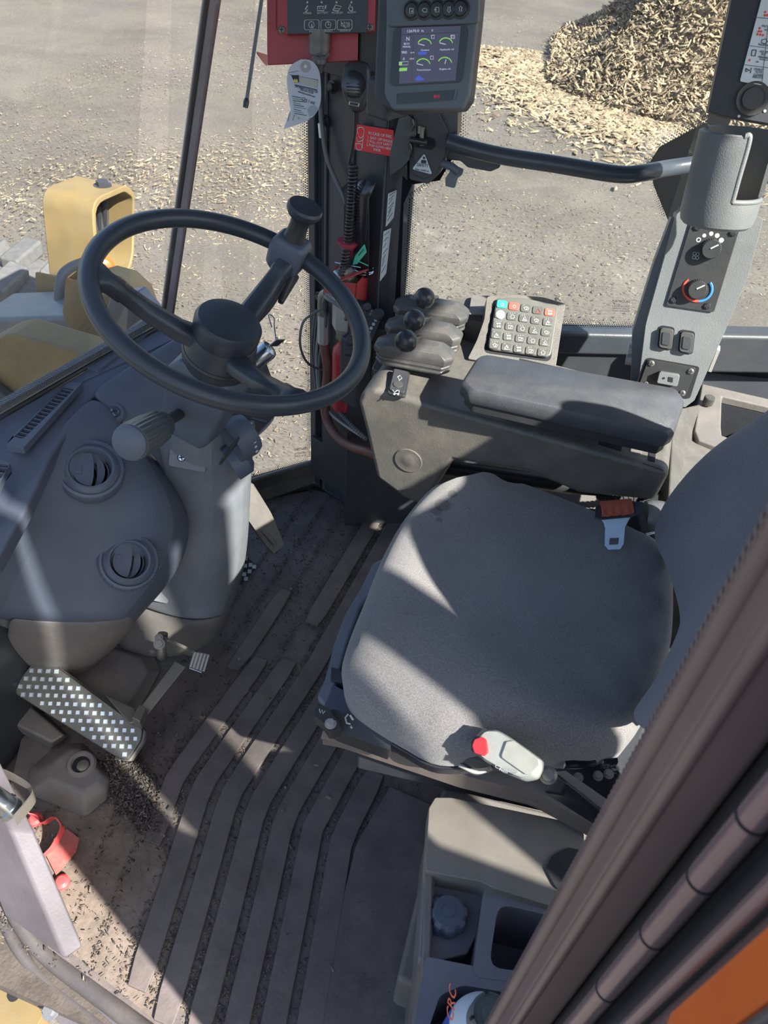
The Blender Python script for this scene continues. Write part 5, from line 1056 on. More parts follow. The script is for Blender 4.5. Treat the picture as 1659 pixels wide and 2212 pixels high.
for dx_, dy_ in ((-3, -4), (4, -3), (-4, 4), (3, 5)): link('fan_icon', ringplate(ringpts(BP.p(1503 + dx_, 552 + dy_, .0044), *frame(bn)[:2], .0032, 12), ringpts(BP.p(1503 + dx_, 552 + dy_, .0044), *frame(bn)[:2], .0025, 12), bn * .0003), icx, pil)
def arcm(a0, a1, m):
    pts = [(1507 + 31 * math.cos(math.radians(a)), 624 - 27 * math.sin(math.radians(a))) for a in np.linspace(a0, a1, 14)]
    link('temperature_arc', tube(BP.P(pts, .0044), .0026, n=6, r2=.0026), m, pil)
arcm(130, 275, keyr_m); arcm(275, 390, blue_m)
for x, y in ((1440, 733), (1484, 742)):
    q = rrect(BP.P([(x - 15, y - 31), (x + 18, y - 26), (x + 12, y + 24), (x - 20, y + 18)], .001), .25)
    c_ = sum(q, V3()) / len(q); link('switch_recess', prism(q, bn * .0015), dark_m, pil)
    s = link('rocker_switch', prism([c_ + (p - c_) * .86 + bn * .002 for p in q], bn * .008), boot_m, pil, bevel=.002); link('rocker_face', prism([c_ + (p - c_) * .55 + bn * .010 for p in q], bn * .002), panel_m, s, bevel=.001)
q = rrect(BP.P([(1398, 772), (1512, 792), (1490, 862), (1372, 838)], .001), .1); link('socket_recess', prism(q, bn * .001), dark_m, pil)
q = rrect(BP.P([(1400, 775), (1504, 794), (1480, 856), (1378, 836)], .002), .1); link('socket_plate', prism(q, bn * .003), black_m, pil, bevel=.001)
for x, y in ((1407, 785), (1492, 802), (1396, 830), (1474, 849)): screw(BP.p(x, y, .005), bn, .006, worn_m, pil)
sk = link('socket', prism(rrect(BP.P([(1424, 800), (1468, 807), (1462, 832), (1418, 824)], .005), .15), bn * .014), pillar_m, pil, bevel=.003)
link('socket_hole', lathe(BP.p(1434, 817, .0195), bn, [(.0022, 0), (.0022, .0004)], 12), dark_m, sk); link('socket_slot', prism(BP.P([(1444, 814), (1454, 816), (1453, 826), (1443, 824)], .0195), bn * .0004), dark_m, sk)
for x, y in ((1358, 755), (1352, 775)): link('side_bolt', tube([BP.p(x, y, -.05), BP.p(x + 20, y + 2, -.05)], .012, sm=False), silver_m, pil)
link('side_clip', boxm(BP.p(1543, 775, -.04), .006, .02, .05), silver_m, pil)
# cup holder: open fronted cylinder above the housing
cc_ = BP.p(1575, 350, -.02); ch = thing('cup_holder', cc_ + W(0, 0, -.1), 'grey open-fronted cup holder at the upper right', 'cup holder')
ctop, cbot = at(1598, 283, y=1.45), at(1552, 456, y=1.43); ax3 = (ctop - cbot).normalized(); u, v, a = frame(ax3, (1, 0, 0)); Rc = .062
u = V3((1, 0, 0)); u = (u - ax3 * u.dot(ax3)).normalized(); v = ax3.cross(u)
def cp(th, r, h): t = math.radians(th); return cbot + (u * math.cos(t) + v * math.sin(t)) * r + ax3 * h
H_ = (ctop - cbot).length
# wall angle measured from +x; the side facing the camera is around -90
G = []; angs = list(range(-45, 226, 10))   # gap from -90.. to -45 is low
def wall(a0, a1, h0, h1, nm, step=9, r=Rc):
    an = np.linspace(a0, a1, step); return link(nm, loft([[cp(t, r, h0), cp(t, r, h1), cp(t, r - .004, h1 + .002), cp(t, r - .007, h1), cp(t, r - .007, h0)] for t in an]), pillar_m, ch, angle=50)
link('lower_cup', lathe(cbot - ax3 * .022, ax3, [(Rc * .86, .0), (Rc * .95, .005), (Rc, .02), (Rc, .046), (Rc - .004, .049), (Rc - .007, .046), (Rc - .007, .02)], 40, cap=True), pillar_m, ch)
wall(-78, -222, .02, H_ * .98, 'front_wall', 16); wall(-5, 150, .02, H_ * 1.0, 'rear_wall', 16)
link('rim_edge', tube([cp(-78, Rc - .003, .025), cp(-78, Rc - .003, H_ * .5), cp(-78, Rc - .003, H_ * .96), cp(-86, Rc - .003, H_ * .99)], .0045), pillar_m, ch)
link('rim_edge', tube([cp(t, Rc - .003, .025) for t in range(-78, 0, 9)], .0045), pillar_m, ch)
link('dusty_floor', lathe(cbot + ax3 * -.0, ax3, [(Rc - .008, 0), (Rc - .008, .004)], 32), brown_m, ch)
# upper pillar panel with printed legend
UP = Plane(at(1610, 120, y=1.46), (0, -.95, .28)); un = UP.n
up = thing('upper_pillar_trim', UP.p(1620, 230), 'dark upper pillar trim with a printed legend and round socket', 'trim panel')
link('panel', prism(rrect(UP.P([(1592, -60), (1760, -60), (1700, 275), (1560, 250), (1530, 240)]), .1), un * -.06), panel_m, up, bevel=.008)
link('edge_rail', prism(UP.P([(1597, -60), (1612, -60), (1546, 245), (1532, 245)], -.01), un * -.04), black_m, up, bevel=.004)
link('round_socket', lathe(UP.p(1626, 213, .0), un, [(.025, -.002), (.024, .004), (.016, .002), (.0155, .006), (.003, .0065)], 28), boot_m, up)
lg_ = hang('legend_plate', prism(rrect(UP.P([(1660, -60), (1760, -60), (1690, 192), (1598, 176)], .002), .05), un * .0012), mat('legend_white', (.66, .72, .76), .5, bump=0), 'white printed legend card for the key pad at the top right', 'label')
gl = ink_m
for pts in ([(1628, 37), (1700, 44)], [(1614, 98), (1690, 108)], [(1608, 140), (1690, 150)], [(1659, 60), (1645, 188)]): pline(UP, pts, .0036, wire_m, lg_, .0004)
for t_, x, y, wd, h in (('FRONT', 1645, 58, 22, 5), ('WIPERS', 1650, 66, 22, 4), ('WASHER', 1637, 98, 22, 5), ('HEATED', 1640, 113, 20, 5), ('SIDE', 1643, 119, 11, 5), ('MIRRORS', 1637, 125, 22, 5), ('If Equipped', 1640, 129, 18, 3), ('ON', 1632, 135, 6, 4), ('EXHAUST', 1628, 151, 20, 5), ('FILTER', 1631, 157, 15, 5), ('CLEANING', 1627, 163, 21, 5), ('INDICATOR', 1625, 168, 23, 5)):
    ptxt(UP, t_, x, y, x + wd, y + wd * .12, h, gl, lg_, .0034)
for x, y in ((1641, 61), (1639, 68), (1644, 68), (1636, 74), (1642, 75), (1648, 76), (1619, 130), (1653, 26), (1652, 33), (1657, 33)): link('legend_dot', lathe(UP.p(x, y, .0033), un, [(.0017, 0), (.0017, .0004)], 10), keyr_m, lg_)
pline(UP, [(1646, 86), (1655, 84), (1658, 90), (1652, 95), (1645, 92)], .0036, gl, lg_, .0005, closed=True); pline(UP, [(1625, 108), (1634, 108), (1631, 121), (1623, 120)], .0036, gl, lg_, .0007, closed=True)
pline(UP, [(1611, 148), (1619, 152), (1611, 155)], .0036, gl, lg_, .0007, closed=True); pline(UP, [(1623, 146), (1621, 158)], .0036, gl, lg_, .0006)
for x, y in ((1652, 240), (1596, 251)): link('paint_fleck', lathe(UP.p(x, y, .001), un, [(.0022, 0), (.001, .0006)], 8), white_m, up)

# ------------------------------------------------------------------ storage tray at the rear right
tr_ = thing('storage_tray', at(1560, 920, z=.6), 'grey rear storage tray with a deep dark bin and small knurled knob', 'tray')
O = A((1516, 828, .60), (1700, 870, .60), (1760, 1010, .60), (1690, 1010, .60), (1600, 985, .60), (1508, 950, .60), (1500, 930, .60)); I_ = A((1560, 856, .60), (1700, 888, .60), (1740, 990, .60), (1680, 985, .60), (1630, 965, .60), (1560, 940, .60), (1558, 920, .60))
link('rim', ringplate(O, I_, W(0, 0, -.02)), tub_m, tr_, bevel=.004)
link('bin_walls', ringplate([p + W(0, 0, -.02) for p in O], [p + W(0, 0, -.02) for p in I_], W(0, 0, -.22)), panel_m, tr_)
link('bin_floor', prism([p + W(0, 0, -.22) for p in I_], W(0, 0, -.02)), tub_m, tr_)
lo = A((1440, 900, .62), (1480, 885, .61), (1516, 880, .60), (1508, 950, .59), (1600, 985, .59), (1660, 1000, .58), (1640, 1200, .50), (1400, 1180, .42), (1418, 1085, .5)); 
link('lower_skin', prism(A((1452, 940, .64), (1470, 880, .64), (1515, 870, .60), (1500, 950, .59), (1700, 1005, .58), (1740, 1200, .57), (1440, 1120, .60)), (0, 0, -.08)), gray_m, tr_, bevel=.006)
kb = at(1528, 872, z=.605); RK = []
for h, r in ((0, .0115), (.016, .0115), (.018, .0105)): RK.append([kb + W(0, 0, h) + W(math.cos(t), math.sin(t), 0) * r * (1 if i % 2 else .93) for i, t in enumerate([2 * math.pi * i / 48 for i in range(48)])])
link('knurled_knob', loft(RK), boot_m, tr_, angle=20)
link('rail', boxm(S2 + rn * .06 + W(.02, -.02, .0), .5, .05, .10, dS, rn, (0, 0, 1)), panel_m, tr_, bevel=.01)
hang('rear_shelf', prism(A((1500, 800, .56), (1800, 830, .56), (1800, 900, .56), (1500, 850, .56)), (0, 0, -.04)), panel_m, 'dark shelf below the rear side window behind the pillar', 'shelf', bevel=.005)
# ------------------------------------------------------------------ seat
seat = thing('driver_seat', W(0, .9, .2), 'grey cloth driver seat on a black steel suspension base', 'seat')
so2 = [(1000, 1040), (1035, 1034), (1072, 1042), (1098, 1058), (1130, 1062), (1215, 1093), (1330, 1138), (1415, 1175), (1448, 1230), (1452, 1330), (1440, 1430), (1395, 1560), (1330, 1635), (1200, 1640), (1090, 1632), (960, 1634), (880, 1598), (800, 1550), (758, 1508), (744, 1450), (756, 1390), (790, 1300), (826, 1210), (870, 1130), (922, 1068), (960, 1048)]
so2 = [(x, y - 26 * min(1, max(0, (y - 1350) / 200))) for x, y in so2]
sl = smoothpath(A(*[(x, y, .565) for x, y in so2]) + [at(*so2[0], z=.565)], 5)[:-1]; n = len(sl)
scn = sum(sl, V3()) / n
def sring(k, dz, inset):
    r = []
    for i, p in enumerate(sl):
        t = (sl[(i + 1) % n] - sl[i - 1]).normalized(); nn = V3((-t.y, t.x, 0)); nn = nn if nn.dot(scn - p) > 0 else -nn
        q = p + nn * inset; q = scn + (q - scn) * k; q.z = .565 + dz; r.append(q)
    return r
def dome(p):
    # shallow bucket: higher side bolsters, a dip in the middle and puckers at the back
    x = (p.x - scn.x) / .24; y = (p.y - scn.y) / .29
    return .010 * (1 - x * x) - .008 * math.exp(-(x * x * 2 + y * y * 3)) + .006 * math.exp(-((abs(y) - .8) / .25) ** 2)
rings = [sring(.97, -.075, .0), sring(1, -.06, 0), sring(1, -.02, -.004), sring(1, .0, -.001), sring(1, .012, .004), sring(1, .020, .012), sring(1, .026, .026)]
for k in (.84, .7, .55, .4, .25, .12): rings.append(sring(k, .03, .026 * k))
for r in rings[6:]:
    for p in r:
        p.z += dome(p); 
        w_ = max(0, (p.x - .10) / .12); p.z += .0035 * math.sin(p.y * 60 + 2 * math.sin(p.x * 40)) * min(1, w_)
me = loft(rings); cu_ = link('cushion', me, cloth_m, seat, angle=80)
# stains near the front right corner
# backrest: winged shell leaning back
bo = V3((.218, .90, .585)); bt = V3((.30, 0, .95)).normalized()
rows = []
wy = [-.31, -.295, -.25, -.18, -.08, 0, .08, .18, .25, .30, .315]
for t, wdt in ((0, .6), (.03, .76), (.1, .9), (.2, .94), (.3, .84), (.41, .78), (.49, .72), (.56, .6), (.62, .5), (.64, .42)):
    r = []
    for y in wy:
        f = abs(y) / .31
        fw = -.075 * f ** 2.2 - (.012 if .15 < f < .95 else 0) + (.06 * (f > .97))
        lumb = -.02 * math.exp(-((t - .2) / .12) ** 2) * (1 - f)
        edge = .03 * max(0, (t - .56) / .08) ** 2 + .03 * max(0, (.03 - t) / .03) ** 2
        r.append(bo + bt * t + V3((fw + lumb + edge + .02, y * wdt - .05 * min(1, max(0, (t - .15) / .2)), 0)))
    rows.append(r)
v = [p for r in rows for p in r]; nc = len(wy); f = [[j * nc + i, j * nc + i + 1, (j + 1) * nc + i + 1, (j + 1) * nc + i] for j in range(len(rows) - 1) for i in range(nc - 1)]
me = bpy.data.meshes.new('m'); me.from_pydata([tuple(p) for p in v], [], f); br = link('backrest', me, cloth2_m, seat)
s_ = br.modifiers.new('s', 'SOLIDIFY'); s_.thickness = .09; s_.offset = 1; s2_ = br.modifiers.new('b', 'SUBSURF'); s2_.levels = 2; s2_.render_levels = 2
link('shade_armrest', boxm(W(.36, .515, .86), .07, .05, .42, (.95, 0, -.2), (0, 1, 0), (.2, 0, .95)), pad_m, seat, bevel=.02, seg=4)  # unseen folded armrest, added to shade the left of the cushion
link('cushion_pan', prism([scn + (p - scn) * .98 + W(0, 0, -.078) for p in sl], (0, 0, -.02)), dsteel_m, seat, bevel=.003)
# steel tray under the front edge
fr0 = A((870, 1190, .50), (848, 1193, .50), (804, 1215, .50), (779, 1269, .50), (743, 1326, .49), (718, 1394, .48), (700, 1464, .47), (682, 1504, .47), (705, 1530, .47), (728, 1470, .48), (750, 1390, .49), (780, 1310, .50), (850, 1225, .51))
link('front_skirt', prism(fr0, (.02, 0, -.07)), mat('skirt_grey', (.12, .14, .17), .4, dust=.1), seat, bevel=.006)
link('inner_plate', prism(A((850, 1230, .49), (800, 1330, .47), (735, 1490, .46), (760, 1530, .46), (860, 1400, .47)), (0, 0, -.02)), dsteel_m, seat, bevel=.004)
link('spring_bar', tube(A((826, 1262, .50), (790, 1310, .49), (765, 1340, .48)), .009), dsteel_m, seat)
link('spring_bar', tube(A((770, 1370, .48), (728, 1450, .47), (716, 1475, .46)), .005), steel_m, seat)
link('corner_bracket', prism(rrect(A((722, 1480, .48), (760, 1500, .49), (765, 1545, .49), (700, 1530, .47), (706, 1495, .47)), .1), (0, 0, -.02)), dsteel_m, seat, bevel=.004)
link('corner_bracket', prism(rrect(A((716, 1440, .48), (752, 1455, .49), (750, 1478, .49), (714, 1470, .48)), .1), (0, 0, -.02)), dsteel_m, seat, bevel=.004)
link('skirt_ear', prism(A((722, 1400, .45), (738, 1360, .455), (744, 1395, .455), (738, 1425, .45)), (0, 0, -.03)), dash_m, seat, bevel=.003)
# adjustment lever block at the front left corner
ctl = link('adjuster_plate', prism(rrect(A((716, 1530, .50), (770, 1548, .50), (850, 1600, .49), (840, 1620, .48), (730, 1580, .48), (700, 1560, .49)), .15), (0, 0, -.03)), black_m, seat, bevel=.004)
link('adjuster_lever', prism(rrect(A((686, 1516, .53), (708, 1530, .53), (730, 1555, .52), (738, 1574, .52), (712, 1582, .51), (700, 1562, .52), (676, 1545, .53)), .2), (0, 0, -.02)), black_m, ctl, bevel=.004)
bolt(at(714, 1563, z=.522), (0, 0, 1), .006, silver_m, ctl)
AJ = Plane(at(750, 1553, z=.502), (0, 0, 1))
pline(AJ, [(752, 1543), (746, 1550), (749, 1562), (757, 1564)], .0012, white_m, ctl, .0014); pline(AJ, [(757, 1545), (763, 1555)], .0012, white_m, ctl, .002); pline(AJ, [(756, 1570), (762, 1572)], .0012, white_m, ctl, .0008); pline(AJ, [(759, 1567), (759, 1574)], .0012, white_m, ctl, .0008)
AJ2 = Plane(at(696, 1540, z=.531), (0, 0, 1)); pline(AJ2, [(690, 1532), (692, 1540), (696, 1533), (698, 1542), (702, 1536)], .001, white_m, ctl, .0008)
# side rail and lower cover
link('side_cover', prism(rrect(A((696, 1580, .44), (740, 1588, .45), (830, 1618, .45), (1000, 1675, .44), (1160, 1715, .43), (1300, 1790, .42), (1290, 1640, .46), (1000, 1600, .47), (760, 1560, .45)), .05), (0, 0, -.04)), mat('seat_base_tan', (.16, .125, .11), .5, dust=.25), seat, bevel=.008)
link('side_cover_lip', tube(A((698, 1584, .42), (790, 1612, .42), (960, 1665, .41), (1120, 1715, .40), (1290, 1790, .38)), .010), MATS['seat_base_tan'], seat)
link('suspension_base', loft([[at(x, y, z=.30) for x, y in ((800, 1560), (1340, 1740), (1460, 1400), (960, 1210))], [at(x, y, z=.0) for x, y in ((900, 1640), (1300, 1800), (1400, 1560), (1010, 1430))]]), panel_m, seat, bevel=.01)
link('suspension_top', prism([at(x, y, z=.44) for x, y in ((770, 1570), (1300, 1690), (1440, 1290), (900, 1170))], (0, 0, -.14)), panel_m, seat, bevel=.01)
link('red_handle', tube(A((896, 1668, .32), (915, 1678, .31), (945, 1684, .31), (962, 1682, .32)), .007), redd_m, seat)
link('recliner_plate', prism(A((1180, 1652, .50), (1322, 1638, .53), (1420, 1800, .46), (1290, 1770, .44)), (0, 0, -.01)), dsteel_m, seat, bevel=.002)
link('recliner_edge', prism(rrect(A((1220, 1644, .535), (1285, 1638, .54), (1290, 1650, .53), (1222, 1652, .53)), .2), (0, 0, -.012)), steel_m, seat, bevel=.002)
link('recliner_edge', prism(rrect(A((1303, 1640, .54), (1334, 1636, .54), (1336, 1648, .53), (1306, 1652, .53)), .2), (0, 0, -.012)), steel_m, seat, bevel=.002)
for x, y in ((1249, 1680), (1292, 1676), (1315, 1672), (1327, 1660)): bolt(at(x, y, z=.515), (-.1, -.3, 1), .005, worn_m, seat)
# buckle
bz = .60
bk_ = thing('seat_belt_buckle', at(1090, 1620, z=bz), 'grey seat belt buckle with a red release button standing at the left of the cushion', 'buckle')
BO = [(1042, 1574), (1072, 1574), (1100, 1590), (1140, 1618), (1172, 1642), (1168, 1660), (1158, 1680), (1130, 1686), (1095, 1672), (1040, 1640), (1018, 1618), (1022, 1598)]
bn2 = V3((-.25, -.45, .86)).normalized(); BKP = Plane(at(1090, 1625, z=.615), bn2)
bp_ = rrect(BKP.P(BO), .3, 3); c_ = sum(bp_, V3()) / len(bp_)
link('shell', loft([[c_ + (p - c_) * k + bn2 * o for p in bp_] for k, o in ((.88, -.034), (.98, -.028), (1, -.012), (.97, -.003), (.88, .002))]), buckle_m, bk_, angle=50)
q = rrect(BKP.P([(1094, 1602), (1110, 1600), (1164, 1640), (1166, 1654), (1148, 1672), (1136, 1674), (1082, 1636)], .0025), .2); link('top_face', prism(q, bn2 * .0025), mat('buckle_face', (.45, .44, .39), .45, dust=.2, bump=0, scale=60), bk_, bevel=.0015)
link('tip_rim', loft([[c_ + (p - c_) * k + bn2 * o for p in rrect(BKP.P([(1044, 1572), (1052, 1574), (1050, 1600), (1052, 1630), (1044, 1640), (1018, 1622), (1018, 1600)]), .2, 3)] for k, o in ((1.0, -.036), (1.03, -.02), (1.02, -.004), (.99, .001))]), black_m, bk_)
link('release_button', prism(rrect(BKP.P([(1026, 1598), (1042, 1592), (1052, 1598), (1056, 1626), (1048, 1634), (1026, 1628), (1021, 1612)], .0015), .25), bn2 * .006), mat('button_red', (.7, .04, .05), .35, bump=0), bk_, bevel=.002)
q = BKP.P([(1058, 1650), (1066, 1652), (1118, 1664), (1120, 1668), (1106, 1674), (1090, 1672)], .001); link('label', prism(q, bn2 * .001), ink_m, bk_)
ptxt(BKP, 'C2', 1068, 1657, 1082, 1663, 7, white_m, bk_, .0025); ptxt(BKP, 'PRESS', 1078, 1664, 1096, 1671, 5, white_m, bk_, .0025)
link('hinge', lathe(at(1184, 1674, z=.585), (-.1, -.5, .85), [(.0125, -.02), (.0125, .0), (.009, .002), (.008, .004), (.003, .004)], 24), worn_m, bk_)
link('stalk', loft([[at(x, y, z=z) for x, y, z in r] for r in (((1196, 1664, .575), (1226, 1692, .575), (1214, 1716, .55), (1170, 1712, .55)), ((1330, 1760, .50), (1330, 1780, .50), (1310, 1800, .46), (1280, 1778, .46)))]), dsteel_m, bk_, bevel=.004)
link('stalk_top', prism(A((1196, 1666, .578), (1222, 1664, .575), (1360, 1760, .50), (1330, 1790, .49)), (0, 0, -.004)), mat('stalk_grey', (.12, .11, .105), .5, dust=.2), bk_, bevel=.001)
link('spare_tongue', prism(rrect(A((988, 1634, .53), (1030, 1624, .54), (1062, 1650, .54), (1060, 1660, .52), (1030, 1668, .51), (992, 1650, .51)), .2), (0, 0, -.012)), boot_m, bk_, bevel=.003)
link('spare_tongue_edge', tube(A((992, 1652, .515), (1028, 1668, .51), (1062, 1660, .51)), .003), buckle_m, bk_)
# tongue on the right side
tz = .62; TG = Plane(at(1330, 1150, z=tz), (-.1, -.35, .93))
tn = thing('seat_belt_tongue', TG.p(1330, 1110), 'bright steel seat belt tongue with red webbing lying on the cushion', 'belt tongue')
O = rrect(TG.P([(1297, 1120), (1310, 1118), (1364, 1116), (1352, 1130), (1347, 1178), (1338, 1188), (1314, 1189), (1306, 1178), (1308, 1136), (1296, 1124)], .0), .15, 2)
I2 = TG.P([(1317, 1164), (1336, 1163), (1335, 1177), (1315, 1178)])
me = prism(O, TG.n * .0025); tgm = mat('tongue_steel', (.62, .76, 1.0), .35, .1, bump=0)
# plate built round its square hole
tl = [TG.P([(1296, 1120), (1364, 1114), (1356, 1128), (1350, 1140), (1307, 1142), (1304, 1130)])[i] for i in range(6)]
link('blade', prism(tl, TG.n * .0025), tgm, tn, bevel=.0008)
ol = TG.P([(1307, 1142), (1350, 1140), (1347, 1176), (1340, 1187), (1314, 1188), (1306, 1178)]); il = TG.P([(1317, 1163), (1337, 1162), (1336, 1172), (1335, 1177), (1316, 1178), (1316, 1170)])
link('blade_tip', ringplate(ol, il, TG.n * .0025), tgm, tn, bevel=.0006)
link('slot_plate', prism(rrect(TG.P([(1286, 1094), (1300, 1092), (1376, 1086), (1380, 1112), (1366, 1118), (1298, 1124), (1284, 1120)], .002), .15), TG.n * .004), black_m, tn, bevel=.002)
link('slot_ear', prism(rrect(TG.P([(1360, 1088), (1388, 1086), (1392, 1106), (1380, 1114), (1364, 1116)], .004), .2), TG.n * .006), panel_m, tn, bevel=.003)
wb = []
a0, a1 = TG.p(1297, 1100, .008), TG.p(1366, 1094, .008); wd_ = (a1 - a0); up_ = TG.n.cross(wd_.normalized())
for i in range(13):
    t = math.pi * 2 * i / 12; 
    wb.append([a0 + wd_ * k + up_ * (math.cos(t) * .016) + TG.n * (math.sin(t) * .009 + .0015 * math.sin(k * 25) * (math.cos(t) < -.2)) for k in np.linspace(0, 1, 18)])
link('webbing_loop', loft(wb, False, False, closed=False), web_m, tn)
anc = thing('belt_anchor', at(1400, 1130, z=.56), 'dark steel belt anchor between cushion and backrest', 'bracket')
link('arm', prism(rrect(A((1372, 1094, .60), (1388, 1096, .60), (1402, 1150, .57), (1430, 1168, .57), (1440, 1160, .57), (1440, 1176, .56), (1390, 1180, .56), (1366, 1120, .58)), .1), (0, 0, -.03)), black_m, anc, bevel=.003)
link('plate', prism(A((1364, 1150, .565), (1385, 1146, .57), (1440, 1185, .57), (1440, 1215, .56), (1375, 1165, .56)), (0, 0, -.02)), dsteel_m, anc, bevel=.002)
link('retractor', lathe(at(1425, 1120, z=.57), (1, .2, 0), [(.03, -.03), (.034, -.02), (.034, .03)], 24), boom_m, anc)
link('pin', tube(A((1394, 1155, .585), (1440, 1146, .585)), .003, sm=False), steel_m, anc)
uc = hang('under_console_block', prism(A((1160, 1060, .50), (1300, 1070, .50), (1292, 1095, .5), (1230, 1110, .5), (1160, 1090, .5)), (0, 0, -.2)), tub_m, 'dusty block in the gap under the side console', 'block', bevel=.004)
cq = smoothpath(A((1290, 1070, .55), (1330, 1078, .56), (1380, 1075, .56), (1420, 1060, .56)), 10)
hang('corrugated_loom', join([tube([cq[i], cq[i + 1]], .008 if i % 2 else .0062, n=8, sm=False) for i in range(len(cq) - 1)]), black_m, 'black corrugated loom under the console rear corner', 'conduit')
hang('cross_tube', tube(A((960, 1010, .45), (1100, 1030, .45), (1300, 1060, .45)), .018), black_m, 'dark tube running in the gap under the side console', 'tube')

# ------------------------------------------------------------------ box by the door with cup wells and a bottle
bx = thing('door_side_box', at(1050, 1950, z=.2), 'dusty grey moulded box by the door with a knob and deep wells', 'storage box')
T0 = .37
topA = rrect(A((940, 1722, T0), (975, 1722, T0), (1230, 1775, T0), (1262, 1800, T0), (1262, 1850, T0), (1200, 1960, T0), (1065, 1918, T0), (1040, 1905, T0), (918, 1882, T0), (926, 1745, T0)), .1, 2)
link('lid', prism(topA, (0, 0, -.05)), mat('box_lid', (.2, .18, .16), .6, dust=.5, var=.3, scale=9, dcol=(.3,.26,.21)), bx, bevel=.01, seg=3)
lowz = .31
low = A((912, 1880, lowz), (1040, 1905, lowz), (1205, 1948, lowz), (1300, 1990, lowz), (1300, 2260, lowz), (890, 2290, lowz))
# surface pieces around the wells
link('front_wall', prism(A((918, 1882, .36), (930, 1760, .36), (905, 1880, .0), (870, 2250, .0), (905, 2250, .33)), (.012, 0, 0)), tub_m, bx, bevel=.003)
low_m = mat('box_blue_grey', (.17, .175, .22), .5, dust=.25, var=.12)
link('knob_shelf', prism(A((915, 1885, .32), (1040, 1912, .32), (1046, 1920, .32), (1035, 2010, .32), (1010, 2060, .32), (940, 2078, .32), (905, 2070, .32)), (0, 0, -.03)), low_m, bx, bevel=.008)
ob = rrect(A((1042, 1912, .35), (1240, 1975, .35), (1240, 2150, .35), (1130, 2120, .35), (905, 2290, .35), (920, 2072, .35), (1000, 2068, .35), (1038, 2010, .35)), .06, 2)
W1o = rrect(A((1046, 1912, .35), (1250, 1968, .35), (1250, 2140, .35), (1020, 2110, .35)), .12, 4); W1i = rrect(A((1076, 1952, .35), (1250, 1992, .35), (1245, 2110, .35), (1056, 2090, .35)), .22, 4)
link('well_rim', ringplate(W1o, W1i, W(0, 0, -.03)), low_m, bx, bevel=.008, seg=3); link('well_walls', ringplate([p + W(0, 0, -.03) for p in W1o], [p + W(0, 0, -.03) for p in W1i], W(0, 0, -.15)), low_m, bx); link('well_floor', prism([p + W(0, 0, -.16) for p in W1o], W(0, 0, -.02)), low_m, bx)
W2o = rrect(A((920, 2066, .349), (1090, 2100, .349), (1180, 2130, .349), (1180, 2300, .349), (880, 2300, .349)), .05, 4); W2i = rrect(A((950, 2150, .349), (1000, 2128, .349), (1130, 2150, .349), (1160, 2285, .349), (905, 2285, .349)), .2, 4)
def startn(l, ref): k = min(range(len(l)), key=lambda i: (l[i] - ref).length); return l[k:] + l[:k]
link('bottle_well_rim', ringplate(W2o, W2i, W(0, 0, -.03)), low_m, bx, bevel=.008, seg=3); link('bottle_well_walls', ringplate([p + W(0, 0, -.03) for p in W2o], [p + W(0, 0, -.03) for p in W2i], W(0, 0, -.15)), low_m, bx); link('bottle_well_floor', prism([p + W(0, 0, -.16) for p in W2o], W(0, 0, -.02)), low_m, bx)
ko = at(965, 1982, z=.325); KR = []
for h, r in ((0, .030), (.006, .031), (.022, .028), (.027, .022), (.028, .008)): KR.append([ko + W(0, 0, h) + W(math.cos(t), math.sin(t), 0) * r * (1 - .10 * (math.cos(8 * t) > .2) * (h < .025)) for t in [2 * math.pi * i / 64 for i in range(64)]])
link('knob', loft(KR), dash_m, bx, angle=25); link('knob_centre', lathe(ko + W(0, 0, .026), (0, 0, 1), [(.010, 0), (.009, .004), (.002, .005)], 20), dash_m, bx)
link('body', prism([W(-.03, .40, .0), W(-.05, .75, .0), W(.24, .78, 0), W(.28, .40, 0)], (0, 0, .14)), tub_m, bx, bevel=.01)
link('rubber_flap', prism(rrect(A((1178, 1878, .373), (1192, 1850, .373), (1225, 1832, .373), (1270, 1840, .373), (1240, 1940, .373), (1200, 1920, .373)), .2), (0, 0, .003)), black_m, bx, bevel=.001)
hang('heel_block', prism(rrect(A((1030, 1745, .12), (1125, 1716, .12), (1185, 1742, .12), (1270, 1780, .12), (1275, 1830, .12), (1100, 1800, .12)), .1), (0, 0, -.11)), tub_m, 'low tan block between seat base and door side box', 'block', bevel=.008)
# spray bottle with cap
bt_ = at(1062, 2190, z=.54); ba = V3((.05, .03, 1)).normalized(); bot = thing('bottle', bt_ - ba * .22, 'blue and white bottle with a dark grey cap at the bottom edge', 'bottle')
link('body', lathe(bt_ - ba * .22, ba, [(.036, 0), (.04, .006), (.04, .145), (.038, .16)], 40), bottle_m, bot)
link('shoulder', lathe(bt_ - ba * .22, ba, [(.0385, .159), (.036, .172), (.028, .186), (.024, .19)], 40), bwhite_m, bot)
link('neck', lathe(bt_ - ba * .22, ba, [(.024, .188), (.022, .2)], 32), worn_m, bot)
link('cap', lathe(bt_ - ba * .22, ba, [(.022, .192), (.0235, .194), (.0235, .216), (.021, .219), (.019, .217), (.011, .218), (.010, .221), (.002, .2215)], 36), cap_m, bot)
for k in range(4):
    a = math.pi / 2 * k + .5; u, v, _ = frame(ba); link('cap_notch', boxm(bt_ - ba * .004 + (u * math.cos(a) + v * math.sin(a)) * .0225, .004, .003, .01, u * math.cos(a) + v * math.sin(a), ba.cross(u * math.cos(a) + v * math.sin(a)), ba), dark_m, bot)
BT = Plane(bt_ - ba * .1 + (EYE - bt_).cross(ba).cross(ba).normalized() * 0 + V3((-.55, -.8, .1)).normalized() * .041, V3((-.55, -.8, .1)))
ptxt(BT, 'CRC', 978, 2212, 986, 2140, 14, keyr_m, bot, .001)

